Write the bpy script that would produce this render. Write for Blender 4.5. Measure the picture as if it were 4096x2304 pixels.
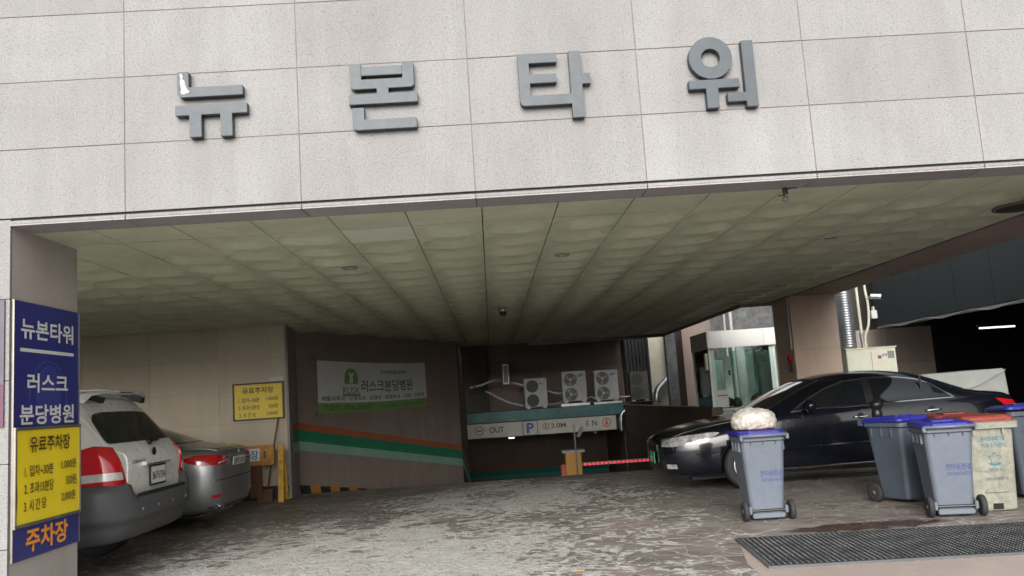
import bpy, bmesh, math, random
from mathutils import Vector, Matrix
from mathutils.bvhtree import BVHTree
from mathutils.geometry import delaunay_2d_cdt
random.seed(7)
for o in list(bpy.data.objects): bpy.data.objects.remove(o)
SC = bpy.context.scene
COL = SC.collection

# ------------------------------------------------------------------ camera
cam = bpy.data.cameras.new('camera'); cam.sensor_width = 36.0; cam.lens = 29.833
cam.clip_start = 0.05; cam.clip_end = 600
cob = bpy.data.objects.new('camera', cam); COL.objects.link(cob); SC.camera = cob
YAW, PITCH, ROLL = 0.0322, 0.1294, -0.0669
CAM = Vector((0.0247, -6.2328, 1.41))
fw = Vector((math.sin(YAW)*math.cos(PITCH), math.cos(YAW)*math.cos(PITCH), math.sin(PITCH)))
rt = Vector((math.cos(YAW), -math.sin(YAW), 0)); up = rt.cross(fw)
r2 = rt*math.cos(ROLL)+up*math.sin(ROLL); u2 = -rt*math.sin(ROLL)+up*math.cos(ROLL)
cob.matrix_world = Matrix(((r2.x, u2.x, -fw.x, CAM.x), (r2.y, u2.y, -fw.y, CAM.y), (r2.z, u2.z, -fw.z, CAM.z), (0, 0, 0, 1)))

# ------------------------------------------------------------------ sky, sun, exposure
SUN_EL, SUN_AZ = math.radians(25), math.radians(188)   # azimuth clockwise from +Y: behind the camera, slightly left
w = bpy.data.worlds.new('World'); SC.world = w; w.use_nodes = True
nt = w.node_tree; nt.nodes.clear()
sky = nt.nodes.new('ShaderNodeTexSky'); sky.sky_type = 'NISHITA'; sky.sun_disc = False
sky.sun_elevation = SUN_EL; sky.sun_rotation = SUN_AZ; sky.dust_density = 4.0; sky.ozone_density = 1.0; sky.air_density = 1.2
hs = nt.nodes.new('ShaderNodeHueSaturation'); hs.inputs['Saturation'].default_value = 0.22
bg = nt.nodes.new('ShaderNodeBackground'); bg.inputs['Strength'].default_value = 0.15
wo = nt.nodes.new('ShaderNodeOutputWorld')
nt.links.new(sky.outputs[0], hs.inputs['Color']); nt.links.new(hs.outputs[0], bg.inputs['Color']); nt.links.new(bg.outputs[0], wo.inputs['Surface'])
sun = bpy.data.lights.new('sun', 'SUN'); sun.energy = 1.4; sun.angle = math.radians(42); sun.color = (1.0, 0.965, 0.92)
sob = bpy.data.objects.new('sun', sun); COL.objects.link(sob)
sdir = Vector((math.sin(SUN_AZ)*math.cos(SUN_EL), math.cos(SUN_AZ)*math.cos(SUN_EL), math.sin(SUN_EL)))
sob.rotation_euler = sdir.to_track_quat('Z', 'Y').to_euler(); sob.location = sdir*50
SC.view_settings.view_transform = 'Standard'; SC.view_settings.look = 'None'
SC.view_settings.gamma = 1.0; SC.view_settings.use_curve_mapping = False
SC.view_settings.exposure = 0.95
SC.render.engine = 'CYCLES'
SC.cycles.use_denoising = True
SC.cycles.max_bounces = 10; SC.cycles.diffuse_bounces = 6; SC.cycles.glossy_bounces = 4; SC.cycles.transparent_max_bounces = 12
SC.cycles.caustics_reflective = False; SC.cycles.caustics_refractive = False
SC.cycles.sample_clamp_indirect = 6.0

# ------------------------------------------------------------------ materials
MATS = {}
def _nodes(name):
    m = bpy.data.materials.new(name); m.use_nodes = True
    t = m.node_tree; b = t.nodes['Principled BSDF']
    return m, t, b
def _n(t, typ, **kw):
    n = t.nodes.new(typ)
    for k, v in kw.items(): setattr(n, k, v)
    return n
def _noise(t, pos, scale, detail=4, rough=.55, dist=0.):
    n = _n(t, 'ShaderNodeTexNoise'); n.inputs['Scale'].default_value = scale; n.inputs['Detail'].default_value = detail
    n.inputs['Roughness'].default_value = rough; n.inputs['Distortion'].default_value = dist
    t.links.new(pos, n.inputs['Vector']); return n.outputs['Fac']
def _ramp(t, fac, stops, interp='LINEAR'):
    r = _n(t, 'ShaderNodeValToRGB'); r.color_ramp.interpolation = interp
    e = r.color_ramp.elements
    while len(e) < len(stops): e.new(0.5)
    for el, (p, c) in zip(e, stops):
        el.position = p; el.color = (c, c, c, 1) if isinstance(c, (int, float)) else (*c, 1)
    t.links.new(fac, r.inputs['Fac']); return r.outputs['Color']
def _mix(t, a, b, fac, blend='MIX'):
    m = _n(t, 'ShaderNodeMix', data_type='RGBA', blend_type=blend)
    for sock, val in ((m.inputs['Factor'], fac), (m.inputs[6], a), (m.inputs[7], b)):
        if isinstance(val, (int, float)): sock.default_value = val
        elif isinstance(val, tuple): sock.default_value = (*val, 1)
        else: t.links.new(val, sock)
    return m.outputs[2]
def _math(t, op, a, b=None, c=None, clamp=False):
    m = _n(t, 'ShaderNodeMath', operation=op); m.use_clamp = clamp
    for i, v in enumerate((a, b, c)):
        if v is None: continue
        if isinstance(v, (int, float)): m.inputs[i].default_value = v
        else: t.links.new(v, m.inputs[i])
    return m.outputs[0]
def _bump(t, b, h, strength, dist=.01):
    bp = _n(t, 'ShaderNodeBump'); bp.inputs['Strength'].default_value = strength; bp.inputs['Distance'].default_value = dist
    t.links.new(h, bp.inputs['Height']); t.links.new(bp.outputs[0], b.inputs['Normal'])
def mat(name, col, rough=.6, metal=0., var=.12, scale=2.5, bump=0., bscale=80., coat=0., emit=None, estr=0., grime=0., spec=.5, fine=0.):
    if name in MATS: return MATS[name]
    m, t, b = _nodes(name); geo = _n(t, 'ShaderNodeNewGeometry'); pos = geo.outputs['Position']
    f = _noise(t, pos, scale, 5)
    lo = tuple(max(0, c*(1-var)) for c in col); hi = tuple(min(1, c*(1+var)) for c in col)
    c = _ramp(t, f, [(.3, lo), (.7, hi)])
    if fine:
        ff = _noise(t, pos, 140, 2); c = _mix(t, c, _ramp(t, ff, [(.3, 1-fine), (.7, 1.0)]), 1.0, 'MULTIPLY')
    if grime:
        g = _noise(t, pos, scale*2.3, 8, .7, .6)
        c = _mix(t, c, _ramp(t, g, [(.42, 1-grime), (.62, 1.0)]), 1.0, 'MULTIPLY')
    t.links.new(c, b.inputs['Base Color'])
    rr = _noise(t, pos, scale*4, 3)
    t.links.new(_math(t, 'MULTIPLY_ADD', rr, .25*rough, rough*.875, True), b.inputs['Roughness'])
    b.inputs['Metallic'].default_value = metal; b.inputs['Specular IOR Level'].default_value = spec
    b.inputs['Coat Weight'].default_value = coat; b.inputs['Coat Roughness'].default_value = .04
    if bump: _bump(t, b, _noise(t, pos, bscale, 4), bump)
    if emit:
        b.inputs['Emission Color'].default_value = (*emit, 1); b.inputs['Emission Strength'].default_value = estr
    MATS[name] = m; return m
def granite(name, base, dark, light, spk=.5, warm=None, rough=.75, joints=None):
    m, t, b = _nodes(name); geo = _n(t, 'ShaderNodeNewGeometry'); pos = geo.outputs['Position']
    a = _noise(t, pos, 82, 3, .7); c = _ramp(t, a, [(.30, dark), (.47, base), (.56, base), (.72, light)])
    c = _mix(t, base, c, spk)
    v = _n(t, 'ShaderNodeTexVoronoi'); v.inputs['Scale'].default_value = 95; t.links.new(pos, v.inputs['Vector'])
    sp = _ramp(t, v.outputs['Color'], [(.0, .72), (.12, .74), (.2, 1.), (1., 1.)])
    c = _mix(t, c, sp, spk*.75, 'MULTIPLY')
    big = _noise(t, pos, .9, 6, .6, .5)
    c = _mix(t, c, _ramp(t, big, [(.33, (.90, .885, .875)), (.67, (1.04, 1.035, 1.03))]), 1., 'MULTIPLY')
    mp = _n(t, 'ShaderNodeMapping'); mp.inputs['Scale'].default_value = (3.2, 3.2, .35); t.links.new(pos, mp.inputs['Vector'])
    c = _mix(t, c, _ramp(t, _noise(t, mp.outputs[0], 1.0, 6, .7, .3), [(.40, .90), (.58, 1.0)]), .8, 'MULTIPLY')
    if warm: c = _mix(t, c, warm, _ramp(t, _noise(t, pos, 2.2, 5, .6, .8), [(.5, 0.), (.75, .55)]))
    oi = _n(t, 'ShaderNodeObjectInfo')
    c = _mix(t, c, _ramp(t, oi.outputs['Random'], [(0., (.925, .92, .915)), (1., (1.04, 1.04, 1.045))]), 1., 'MULTIPLY')
    t.links.new(c, b.inputs['Base Color']); b.inputs['Roughness'].default_value = rough
    b.inputs['Specular IOR Level'].default_value = .3
    _bump(t, b, a, .35, .004); MATS[name] = m; return m
STONE = granite('facade_granite', (.236, .236, .2365), (.132, .131, .131), (.335, .336, .338), .8)
SOFFIT = granite('soffit_granite', (.34, .315, .32), (.22, .20, .20), (.42, .40, .40), .6)
PILLAR = granite('pillar_granite', (.43, .39, .37), (.30, .265, .25), (.50, .47, .455), .6, (.40, .345, .31))
TAN = granite('tan_granite', (.54, .43, .35), (.40, .31, .25), (.62, .52, .44), .4, (.45, .33, .25), .6)
BEIGE = granite('beige_wall_stone', (.58, .53, .43), (.48, .43, .35), (.66, .61, .51), .3, (.56, .48, .38))
BROWN = granite('brown_wall_paint', (.35, .285, .25), (.29, .235, .205), (.40, .335, .295), .4, (.28, .23, .205), .8)
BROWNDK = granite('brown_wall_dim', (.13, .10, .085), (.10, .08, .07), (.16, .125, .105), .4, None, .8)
BROWNSTONE = granite('brown_wall_stone', (.33, .255, .225), (.25, .19, .17), (.40, .33, .30), .4)
BACKST = granite('back_wall_stone', (.185, .145, .127), (.145, .112, .098), (.23, .185, .165), .4)
MORTAR = mat('mortar', (.30, .235, .215), .9)
SEALANT = mat('joint_sealant', (.155, .120, .110), .8, var=.25, scale=4)
TILE = mat('ceiling_tile', (.565, .59, .425), .5, var=.07, scale=1.2, grime=.14)
TILENEW = mat('ceiling_tile_new', (.62, .65, .54), .5, var=.04)
DARKGAP = mat('ceiling_gap', (.06, .055, .045), .9)
LETTER = mat('letter_metal', (.037, .050, .062), .5, .0, var=.10, scale=5, grime=.15)
PEEL = mat('peeled_primer', (.34, .36, .38), .7, var=.06)
BLUE = mat('sign_blue', (.022, .026, .17), .38, var=.08)
FADED = mat('sign_blue_emblem', (.035, .042, .22), .38, var=.08)
WHITE = mat('white_print', (.62, .62, .61), .5, var=.05)
YEL = mat('sign_yellow', (.86, .66, .02), .35, var=.05)
YEL2 = mat('wall_sign_yellow', (.74, .56, .02), .45, var=.06)
INK = mat('brown_ink', (.075, .035, .01), .5, var=.05)
ORANGE = mat('orange_print', (.82, .30, .03), .5, var=.05)
FRAME = mat('sign_frame', (.30, .28, .25), .35, .8)
FRAMEDK = mat('sign_frame_dark', (.07, .06, .05), .5)
PURP = mat('poster_purple', (.07, .06, .085), .5, var=.2, scale=6)
MAG = mat('poster_magenta', (.09, .025, .06), .5, var=.2, scale=6)
CARWHITE = mat('car_white_paint', (.70, .70, .68), .28, var=.03, coat=.6)
CARSILVER = mat('car_silver_paint', (.33, .345, .36), .32, .65, var=.04, coat=.6)
CARBLACK = mat('car_black_paint', (.004, .005, .009), .2, var=.15, coat=.55, spec=.25)
CLAD = mat('bumper_plastic', (.075, .078, .084), .45, var=.10, bump=.08, bscale=300)
GLASSDK = mat('tinted_glass', (.008, .010, .012), .06, var=.1, coat=.5)
RUBBER = mat('tyre_rubber', (.022, .022, .023), .8, var=.2, bump=.2)
BLACKPL = mat('black_plastic', (.012, .012, .014), .35)
ARCH = mat('wheel_arch_liner', (.01, .01, .01), .9)
CHROME = mat('chrome', (.72, .73, .75), .12, 1.)
ALLOY = mat('alloy_rim', (.50, .51, .53), .3, .9)
REDL = mat('lamp_red', (.50, .008, .016), .12, var=.12, scale=18, coat=.8)
CLEARL = mat('lamp_clear', (.62, .62, .60), .15, .2, var=.2, scale=20, coat=.8)
HEADL = mat('headlamp_lens', (.50, .51, .52), .16, .55, var=.75, scale=13, coat=1.)
PLATEW = mat('plate_white', (.66, .67, .64), .4)
PLATEG = mat('plate_green', (.03, .22, .12), .4)
BINGREY = mat('bin_grey', (.108, .128, .162), .5, var=.06, scale=4, grime=.10, bump=.04)
BINDARK = mat('bin_grey_dark', (.072, .090, .116), .5, var=.07, scale=4, grime=.1, bump=.04)
BINBEIGE = mat('bin_beige', (.25, .25, .205), .6, var=.10, scale=5, grime=.3, bump=.05)
LIDBLUE = mat('bin_lid_blue', (.020, .024, .26), .38, var=.12, scale=6, grime=.12)
LIDRED = mat('bin_lid_red', (.24, .038, .026), .5, var=.2, scale=7, grime=.25)
BININK = mat('bin_print', (.035, .055, .19), .6)
BININK2 = mat('bin_print_faint', (.055, .068, .10), .6)
GREENINK = mat('bin_print_teal', (.03, .13, .16), .6)
WOOD = mat('barrier_wood', (.50, .235, .04), .6, var=.2, scale=7, grime=.25, bump=.1)
WOODY = mat('barrier_leg_yellow', (.56, .33, .04), .6, var=.15, scale=7, grime=.25)
STICK = mat('stick_brown', (.12, .055, .03), .7)
STEEL = mat('galvanised_steel', (.45, .47, .49), .32, .9, var=.15, scale=6)
FOIL = mat('foil_wrap', (.36, .37, .38), .35, .85, var=.2, scale=15, bump=.8, bscale=45)
ACWHITE = mat('ac_casing', (.37, .38, .375), .5, var=.06, grime=.12)
ACDARK = mat('ac_grille', (.035, .038, .04), .5)
ACFAN = mat('ac_fan', (.20, .205, .205), .5)
TEAL = mat('teal_cladding', (.02, .115, .125), .4, var=.25, scale=2.0, grime=.3)
SIGNCREAM = mat('signboard_cream', (.38, .38, .33), .5, var=.06, grime=.12)
SIGNDARK = mat('signboard_ink', (.05, .07, .10), .5)
SIGNBLUE = mat('signboard_blue', (.03, .07, .25), .5)
SIGNRED = mat('signboard_red', (.30, .05, .05), .5)
ST_OR = mat('stripe_orange', (.42, .125, .06), .75, var=.1)
ST_GR = mat('stripe_green', (.025, .23, .125), .75, var=.1)
ST_LT = mat('stripe_pale_green', (.27, .48, .37), .75, var=.08)
BLACKST = mat('hazard_black', (.02, .025, .03), .6)
HAZOR = mat('hazard_orange', (.55, .22, .03), .6)
DARKW = mat('dark_wall', (.045, .04, .035), .9)
DARKPANEL = mat('dark_metal_panel', (.013, .021, .023), .55, .0, var=.12)
CREAM = mat('pale_plaster', (.58, .58, .46), .8, var=.05, grime=.1)
GALV = STEEL
BOOTHW = mat('booth_white', (.80, .80, .77), .3, var=.04)
MINT = mat('booth_mint_frame', (.50, .68, .60), .4, var=.05)
CABW = mat('cabinet_cream', (.60, .60, .49), .5, var=.04, grime=.08)
TANKG = mat('tarp_grey', (.30, .315, .30), .7, var=.1, scale=3, bump=.3, bscale=8)
GATEO = mat('gate_orange', (.55, .25, .035), .5, var=.1)
GATER = mat('gate_red', (.50, .09, .04), .5, var=.1)
LEDRED = mat('led_red', (.8, .02, .03), .4, emit=(1, .01, .03), estr=.75)
TUBE = mat('lit_tube', (.9, .9, .9), .4, emit=(.9, 1, 1), estr=.9)
REDBELL = mat('alarm_red', (.45, .02, .02), .4)
GRATEM = mat('grating_steel', (.018, .019, .020), .75, 0., var=.3, scale=9, grime=.3, spec=.15)
GRATET = mat('grating_glint', (.085, .09, .095), .7, 0., var=.6, scale=5, spec=.2)  # paler serrations paint in the dotted highlights on the bars
HOLESHADE = mat('hole_shade', (.008, .008, .008), .9)  # near-black colour standing in for the shade inside hollows
BARK = mat('dry_twig', (.13, .11, .10), .9)
PAPER = mat('paper_notice', (.62, .62, .60), .7)
SACKB = mat('sack_blue', (.05, .28, .42), .6)
SACKW = mat('sack_white', (.55, .55, .53), .6, bump=.2)
BANNERW = mat('banner_cloth', (.76, .79, .79), .7, var=.05)
BANNERG = mat('banner_green', (.22, .40, .13), .7, var=.08)
BANNERT = mat('banner_green_ink', (.10, .20, .07), .7)
BANNERK = mat('banner_dark_ink', (.05, .06, .09), .7)

def glass_mat(name, tint, refl=.10):
    m = bpy.data.materials.new(name); m.use_nodes = True; t = m.node_tree; t.nodes.clear()
    tr = _n(t, 'ShaderNodeBsdfTransparent'); tr.inputs['Color'].default_value = (*tint, 1)
    gl = _n(t, 'ShaderNodeBsdfGlossy'); gl.inputs['Roughness'].default_value = .03; gl.inputs['Color'].default_value = (.9, 1, .97, 1)
    fr = _n(t, 'ShaderNodeFresnel'); fr.inputs['IOR'].default_value = 1.55
    mx = _n(t, 'ShaderNodeMixShader'); o = _n(t, 'ShaderNodeOutputMaterial')
    t.links.new(fr.outputs[0], mx.inputs[0]); t.links.new(tr.outputs[0], mx.inputs[1]); t.links.new(gl.outputs[0], mx.inputs[2])
    t.links.new(mx.outputs[0], o.inputs['Surface']); return m
BOOTHGLASS = glass_mat('booth_glass', (.86, .95, .92))

def ground_mat():
    m, t, b = _nodes('stamped_concrete'); geo = _n(t, 'ShaderNodeNewGeometry'); pos = geo.outputs['Position']
    sx = _n(t, 'ShaderNodeSeparateXYZ'); t.links.new(pos, sx.inputs[0]); X, Y = sx.outputs['X'], sx.outputs['Y']
    wob = _n(t, 'ShaderNodeTexNoise'); wob.inputs['Scale'].default_value = 5.5; wob.inputs['Detail'].default_value = 3; t.links.new(pos, wob.inputs['Vector'])
    off = _n(t, 'ShaderNodeVectorMath', operation='MULTIPLY_ADD'); t.links.new(wob.outputs['Color'], off.inputs[0]); off.inputs[1].default_value = (.16, .16, 0); t.links.new(pos, off.inputs[2])
    v = _n(t, 'ShaderNodeTexVoronoi', feature='DISTANCE_TO_EDGE'); v.inputs['Scale'].default_value = 4.6; t.links.new(off.outputs[0], v.inputs['Vector'])
    vc = _n(t, 'ShaderNodeTexVoronoi'); vc.inputs['Scale'].default_value = 4.6; t.links.new(off.outputs[0], vc.inputs['Vector'])
    joint = _ramp(t, v.outputs['Distance'], [(.0, 1.), (.022, 1.), (.05, 0.)])
    # stone colour: brown grey, varied by stone
    base = _ramp(t, _noise(t, pos, 1.1, 6, .65, .4), [(.28, (.100, .088, .082)), (.45, (.180, .155, .143)), (.58, (.215, .178, .160)), (.72, (.255, .190, .162))])
    base = _mix(t, base, _ramp(t, vc.outputs['Color'], [(0., .80), (1., 1.12)]), 1., 'MULTIPLY')
    base = _mix(t, base, _ramp(t, _noise(t, pos, 38, 4, .7), [(.3, .75), (.7, 1.15)]), 1., 'MULTIPLY')
    # oil-dark traffic area down the middle
    dk = _ramp(t, _noise(t, pos, .55, 5, .65, 1.), [(.42, 0.), (.62, 1.)])
    base = _mix(t, base, (.075, .068, .066), _math(t, 'MULTIPLY', dk, .65))
    base = _mix(t, base, (.30, .29, .275), _ramp(t, _noise(t, pos, 1.7, 8, .75, 1.5), [(.45, 0.), (.72, .6)]))
    # worn white paint: where it was laid, broken up by stones and flaking
    def bell(s, c, wd):
        d = _math(t, 'DIVIDE', _math(t, 'SUBTRACT', s, c), wd); return _math(t, 'POWER', 2.718, _math(t, 'MULTIPLY', _math(t, 'MULTIPLY', d, d), -1.0))
    zone = _math(t, 'MULTIPLY', bell(X, -1.3, 3.4), bell(Y, .9, 4.8))
    zone2 = _math(t, 'MULTIPLY', bell(X, .3, 2.2), bell(Y, 6.2, 2.8))
    z = _math(t, 'MAXIMUM', zone, _math(t, 'MULTIPLY', zone2, .86))
    patch = _noise(t, pos, .85, 7, .68, 1.2)
    flake = _noise(t, pos, 7.5, 6, .72, 1.2)
    wb2 = _n(t, 'ShaderNodeTexNoise'); wb2.inputs['Scale'].default_value = 16; wb2.inputs['Detail'].default_value = 4; t.links.new(pos, wb2.inputs['Vector'])
    of2 = _n(t, 'ShaderNodeVectorMath', operation='MULTIPLY_ADD'); t.links.new(wb2.outputs['Color'], of2.inputs[0]); of2.inputs[1].default_value = (.09, .09, 0); t.links.new(pos, of2.inputs[2])
    chip = _n(t, 'ShaderNodeTexVoronoi'); chip.inputs['Scale'].default_value = 13; t.links.new(of2.outputs[0], chip.inputs['Vector'])
    chipe = _n(t, 'ShaderNodeTexVoronoi', feature='DISTANCE_TO_EDGE'); chipe.inputs['Scale'].default_value = 13; t.links.new(of2.outputs[0], chipe.inputs['Vector'])
    sepc = _n(t, 'ShaderNodeSeparateColor'); t.links.new(chip.outputs['Color'], sepc.inputs[0]); chipr = sepc.outputs[0]
    flake2 = _noise(t, pos, 42, 3, .7, .5)
    s = _math(t, 'ADD', _math(t, 'MULTIPLY', z, .62), _math(t, 'MULTIPLY', patch, 1.35))
    s = _math(t, 'ADD', s, _math(t, 'MULTIPLY', flake, .34)); s = _math(t, 'ADD', s, _math(t, 'MULTIPLY', chipr, .26)); s = _math(t, 'ADD', s, _math(t, 'MULTIPLY', flake2, .26))
    s = _math(t, 'ADD', s, _math(t, 'MULTIPLY', _ramp(t, v.outputs['Distance'], [(.0, 1.), (.12, 0.)]), .10))
    paint = _ramp(t, s, [(.0, 0.), (.665, 0.), (.735, .82), (1., .95)])  # rescaled below
    s2 = _math(t, 'MULTIPLY_ADD', s, .62, -.18)
    paint = _ramp(t, s2, [(.0, 0.), (.735, 0.), (.756, .86), (.95, .98)])
    paint = _math(t, 'MULTIPLY', paint, _ramp(t, chipe.outputs['Distance'], [(.0, .25), (.03, .55), (.07, 1.)]))
    paint = _math(t, 'MULTIPLY', paint, _ramp(t, _noise(t, pos, 60, 3, .7), [(.34, .6), (.5, 1.)]))
    wc = _ramp(t, _noise(t, pos, 3.0, 5, .6), [(.3, (.40, .40, .385)), (.7, (.56, .56, .545))])
    c = _mix(t, base, (.42, .385, .355), _math(t, 'MULTIPLY', joint, _ramp(t, _noise(t, pos, 2.0, 4, .6), [(.36, .08), (.62, .75)])))
    c = _mix(t, c, wc, paint)
    # wet brown leak in front of the bins
    dx = _math(t, 'DIVIDE', _math(t, 'SUBTRACT', X, 3.45), .85); dy = _math(t, 'DIVIDE', _math(t, 'SUBTRACT', Y, 1.92), .22)
    rr = _math(t, 'SQRT', _math(t, 'ADD', _math(t, 'MULTIPLY', dx, dx), _math(t, 'MULTIPLY', dy, dy)))
    rr = _math(t, 'ADD', rr, _math(t, 'MULTIPLY_ADD', _noise(t, pos, 4., 5, .6), 1.6, -.8))
    wet = _ramp(t, rr, [(.0, 1.), (.75, 1.), (1.0, 0.)])
    c = _mix(t, c, (.050, .026, .020), _math(t, 'MULTIPLY', wet, .85))
    t.links.new(c, b.inputs['Base Color'])
    ro = _math(t, 'MULTIPLY_ADD', _noise(t, pos, 1.6, 5), .35, .42)
    ro = _math(t, 'SUBTRACT', ro, _math(t, 'MULTIPLY', wet, .40)); t.links.new(ro, b.inputs['Roughness'])
    h = _math(t, 'ADD', _math(t, 'MULTIPLY', _ramp(t, v.outputs['Distance'], [(0., 0.), (.06, 1.)]), 1.), _math(t, 'MULTIPLY', flake2, .5))
    h = _math(t, 'ADD', h, _math(t, 'MULTIPLY', paint, .35))
    _bump(t, b, h, .8, .010); return m
GROUND = ground_mat()
PAVE = granite('pavement_concrete', (.34, .29, .26), (.27, .23, .205), (.40, .355, .33), .5, (.29, .245, .22), .8)
ASPH = mat('ramp_concrete', (.10, .095, .09), .85, var=.2)

# ------------------------------------------------------------------ mesh helpers
class MB:
    def __init__(s): s.v = []; s.f = []
    def add(s, vs, fs):
        n = len(s.v); s.v += [tuple(p) for p in vs]; s.f += [tuple(i+n for i in f) for f in fs]; return s
    def box(s, x0, x1, y0, y1, z0, z1):
        return s.add([(x0, y0, z0), (x1, y0, z0), (x1, y1, z0), (x0, y1, z0), (x0, y0, z1), (x1, y0, z1), (x1, y1, z1), (x0, y1, z1)],
                     [(0, 3, 2, 1), (4, 5, 6, 7), (0, 1, 5, 4), (1, 2, 6, 5), (2, 3, 7, 6), (3, 0, 4, 7)])
    def obox(s, c, ax, hs):
        c = Vector(c); a = [Vector(x).normalized()*h for x, h in zip(ax, hs)]
        vs = [c+a[0]*i+a[1]*j+a[2]*k for k in (-1, 1) for i, j in ((-1, -1), (1, -1), (1, 1), (-1, 1))]
        return s.add(vs, [(0, 3, 2, 1), (4, 5, 6, 7), (0, 1, 5, 4), (1, 2, 6, 5), (2, 3, 7, 6), (3, 0, 4, 7)])
    def rbox(s, x0, x1, y0, y1, z0, z1, r, n=4, plane='xy'):
        """box with rounded vertical corners (plane xy, xz or yz)"""
        a0, a1, b0, b1, c0, c1 = {'xy': (x0, x1, y0, y1, z0, z1), 'xz': (x0, x1, z0, z1, y0, y1), 'yz': (y0, y1, z0, z1, x0, x1)}[plane]
        pts = rrect(a0, a1, b0, b1, r, n)
        mp = {'xy': lambda a, b, c: (a, b, c), 'xz': lambda a, b, c: (a, c, b), 'yz': lambda a, b, c: (c, a, b)}[plane]
        return s.prism(pts, mp, c0, c1)
    def prism(s, pts, mp, c0, c1):
        n = len(pts)
        return s.add([mp(a, b, c0) for a, b in pts]+[mp(a, b, c1) for a, b in pts],
                     [tuple(range(n-1, -1, -1)), tuple(range(n, 2*n))]+[(i, (i+1) % n, n+(i+1) % n, n+i) for i in range(n)])
    def sheet(s, pts): return s.add(pts, [tuple(range(len(pts)))])
    def cyl(s, p0, p1, r0, r1=None, n=12, cap=True):
        r1 = r0 if r1 is None else r1; p0 = Vector(p0); p1 = Vector(p1); d = (p1-p0).normalized()
        a = d.orthogonal().normalized(); b = d.cross(a); vs = []
        for p, r in ((p0, r0), (p1, r1)): vs += [p+a*r*math.cos(2*math.pi*i/n)+b*r*math.sin(2*math.pi*i/n) for i in range(n)]
        fs = [(i, (i+1) % n, n+(i+1) % n, n+i) for i in range(n)]
        if cap: fs += [tuple(range(n-1, -1, -1)), tuple(range(n, 2*n))]
        return s.add(vs, fs)
    def tube(s, pts, r, n=8, wob=0.):
        pts = [Vector(p) for p in pts]; vs = []; fs = []; m = len(pts); a = None
        for i, p in enumerate(pts):
            d = (pts[min(i+1, m-1)]-pts[max(i-1, 0)]).normalized()
            a = (d.orthogonal() if a is None else a-d*a.dot(d)).normalized(); b = d.cross(a)
            rr = r*(1+wob*random.uniform(-1, 1))
            vs += [p+a*rr*math.cos(2*math.pi*k/n)+b*rr*math.sin(2*math.pi*k/n) for k in range(n)]
        for i in range(m-1): fs += [(i*n+k, i*n+(k+1) % n, (i+1)*n+(k+1) % n, (i+1)*n+k) for k in range(n)]
        fs += [tuple(range(n-1, -1, -1)), tuple(range((m-1)*n, m*n))]
        return s.add(vs, fs)
    def lathe(s, prof, o, axis, n=24):
        o = Vector(o); d = Vector(axis).normalized(); a = d.orthogonal().normalized(); b = d.cross(a); vs = []; m = len(prof)
        for r, h in prof: vs += [o+d*h+a*r*math.cos(2*math.pi*k/n)+b*r*math.sin(2*math.pi*k/n) for k in range(n)]
        fs = []
        for i in range(m-1): fs += [(i*n+k, i*n+(k+1) % n, (i+1)*n+(k+1) % n, (i+1)*n+k) for k in range(n)]
        fs += [tuple(range(n-1, -1, -1)), tuple(range((m-1)*n, m*n))]
        return s.add(vs, fs)
    def mesh(s, name, bevel=0., recalc=True):
        me = bpy.data.meshes.new(name); me.from_pydata(s.v, [], s.f)
        if recalc or bevel:
            bm = bmesh.new(); bm.from_mesh(me)
            bmesh.ops.recalc_face_normals(bm, faces=bm.faces)
            if bevel: bmesh.ops.bevel(bm, geom=[e for e in bm.edges if len(e.link_faces) == 2 and e.calc_face_angle(0) > .6], offset=bevel, segments=2, affect='EDGES', clamp_overlap=True)
            bm.to_mesh(me); bm.free()
        return me
    def build(s, name, m, parent=None, bevel=0., smooth=False, world=False, recalc=True):
        me = s.mesh(name, bevel, recalc); return obj(name, me, m, parent, smooth, world)
def obj(name, me, m, parent=None, smooth=False, world=False):
    if m is not None and not me.materials: me.materials.append(m)
    if smooth:
        for p in me.polygons: p.use_smooth = True
    o = bpy.data.objects.new(name, me); COL.objects.link(o)
    if parent is not None:
        o.parent = parent
        if world:
            q = parent; off = Vector((0, 0, 0))
            while q is not None: off += q.location; q = q.parent
            o.location = -off
    return o
def tag(o, label=None, cat=None, group=None, kind=None):
    if label: o['label'] = label
    if cat: o['category'] = cat
    if group: o['group'] = group
    if kind: o['kind'] = kind
    return o
def thing(name, label, cat, loc=(0, 0, 0), rz=0., group=None, scale=1.):
    o = bpy.data.objects.new(name, None); COL.objects.link(o); o.empty_display_size = .2
    o.location = loc; o.rotation_euler = (0, 0, rz); o.scale = (scale,)*3
    return tag(o, label, cat, group)
def rrect(a0, a1, b0, b1, r, n=4):
    pts = []
    for cx, cy, s in ((a1-r, b1-r, 0), (a0+r, b1-r, 1), (a0+r, b0+r, 2), (a1-r, b0+r, 3)):
        for i in range(n+1):
            t = math.pi/2*(s+i/n); pts.append((cx+r*math.cos(t), cy+r*math.sin(t)))
    return pts
def chaikin(pts, it=2):
    for _ in range(it):
        q = []
        for i in range(len(pts)):
            a, b = Vector(pts[i]), Vector(pts[(i+1) % len(pts)]); q += [a*.75+b*.25, a*.25+b*.75]
        pts = q
    return [tuple(p) for p in pts]
def catmull(pts, n=6):
    P = [Vector(p) for p in pts]; P = [P[0]*2-P[1]]+P+[P[-1]*2-P[-2]]; out = []
    for i in range(1, len(P)-2):
        for k in range(n):
            t = k/n; out.append(.5*((2*P[i])+(P[i+1]-P[i-1])*t+(2*P[i-1]-5*P[i]+4*P[i+1]-P[i+2])*t*t+(3*P[i]-P[i-1]-3*P[i+1]+P[i+2])*t**3))
    return out+[P[-2]]
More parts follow.
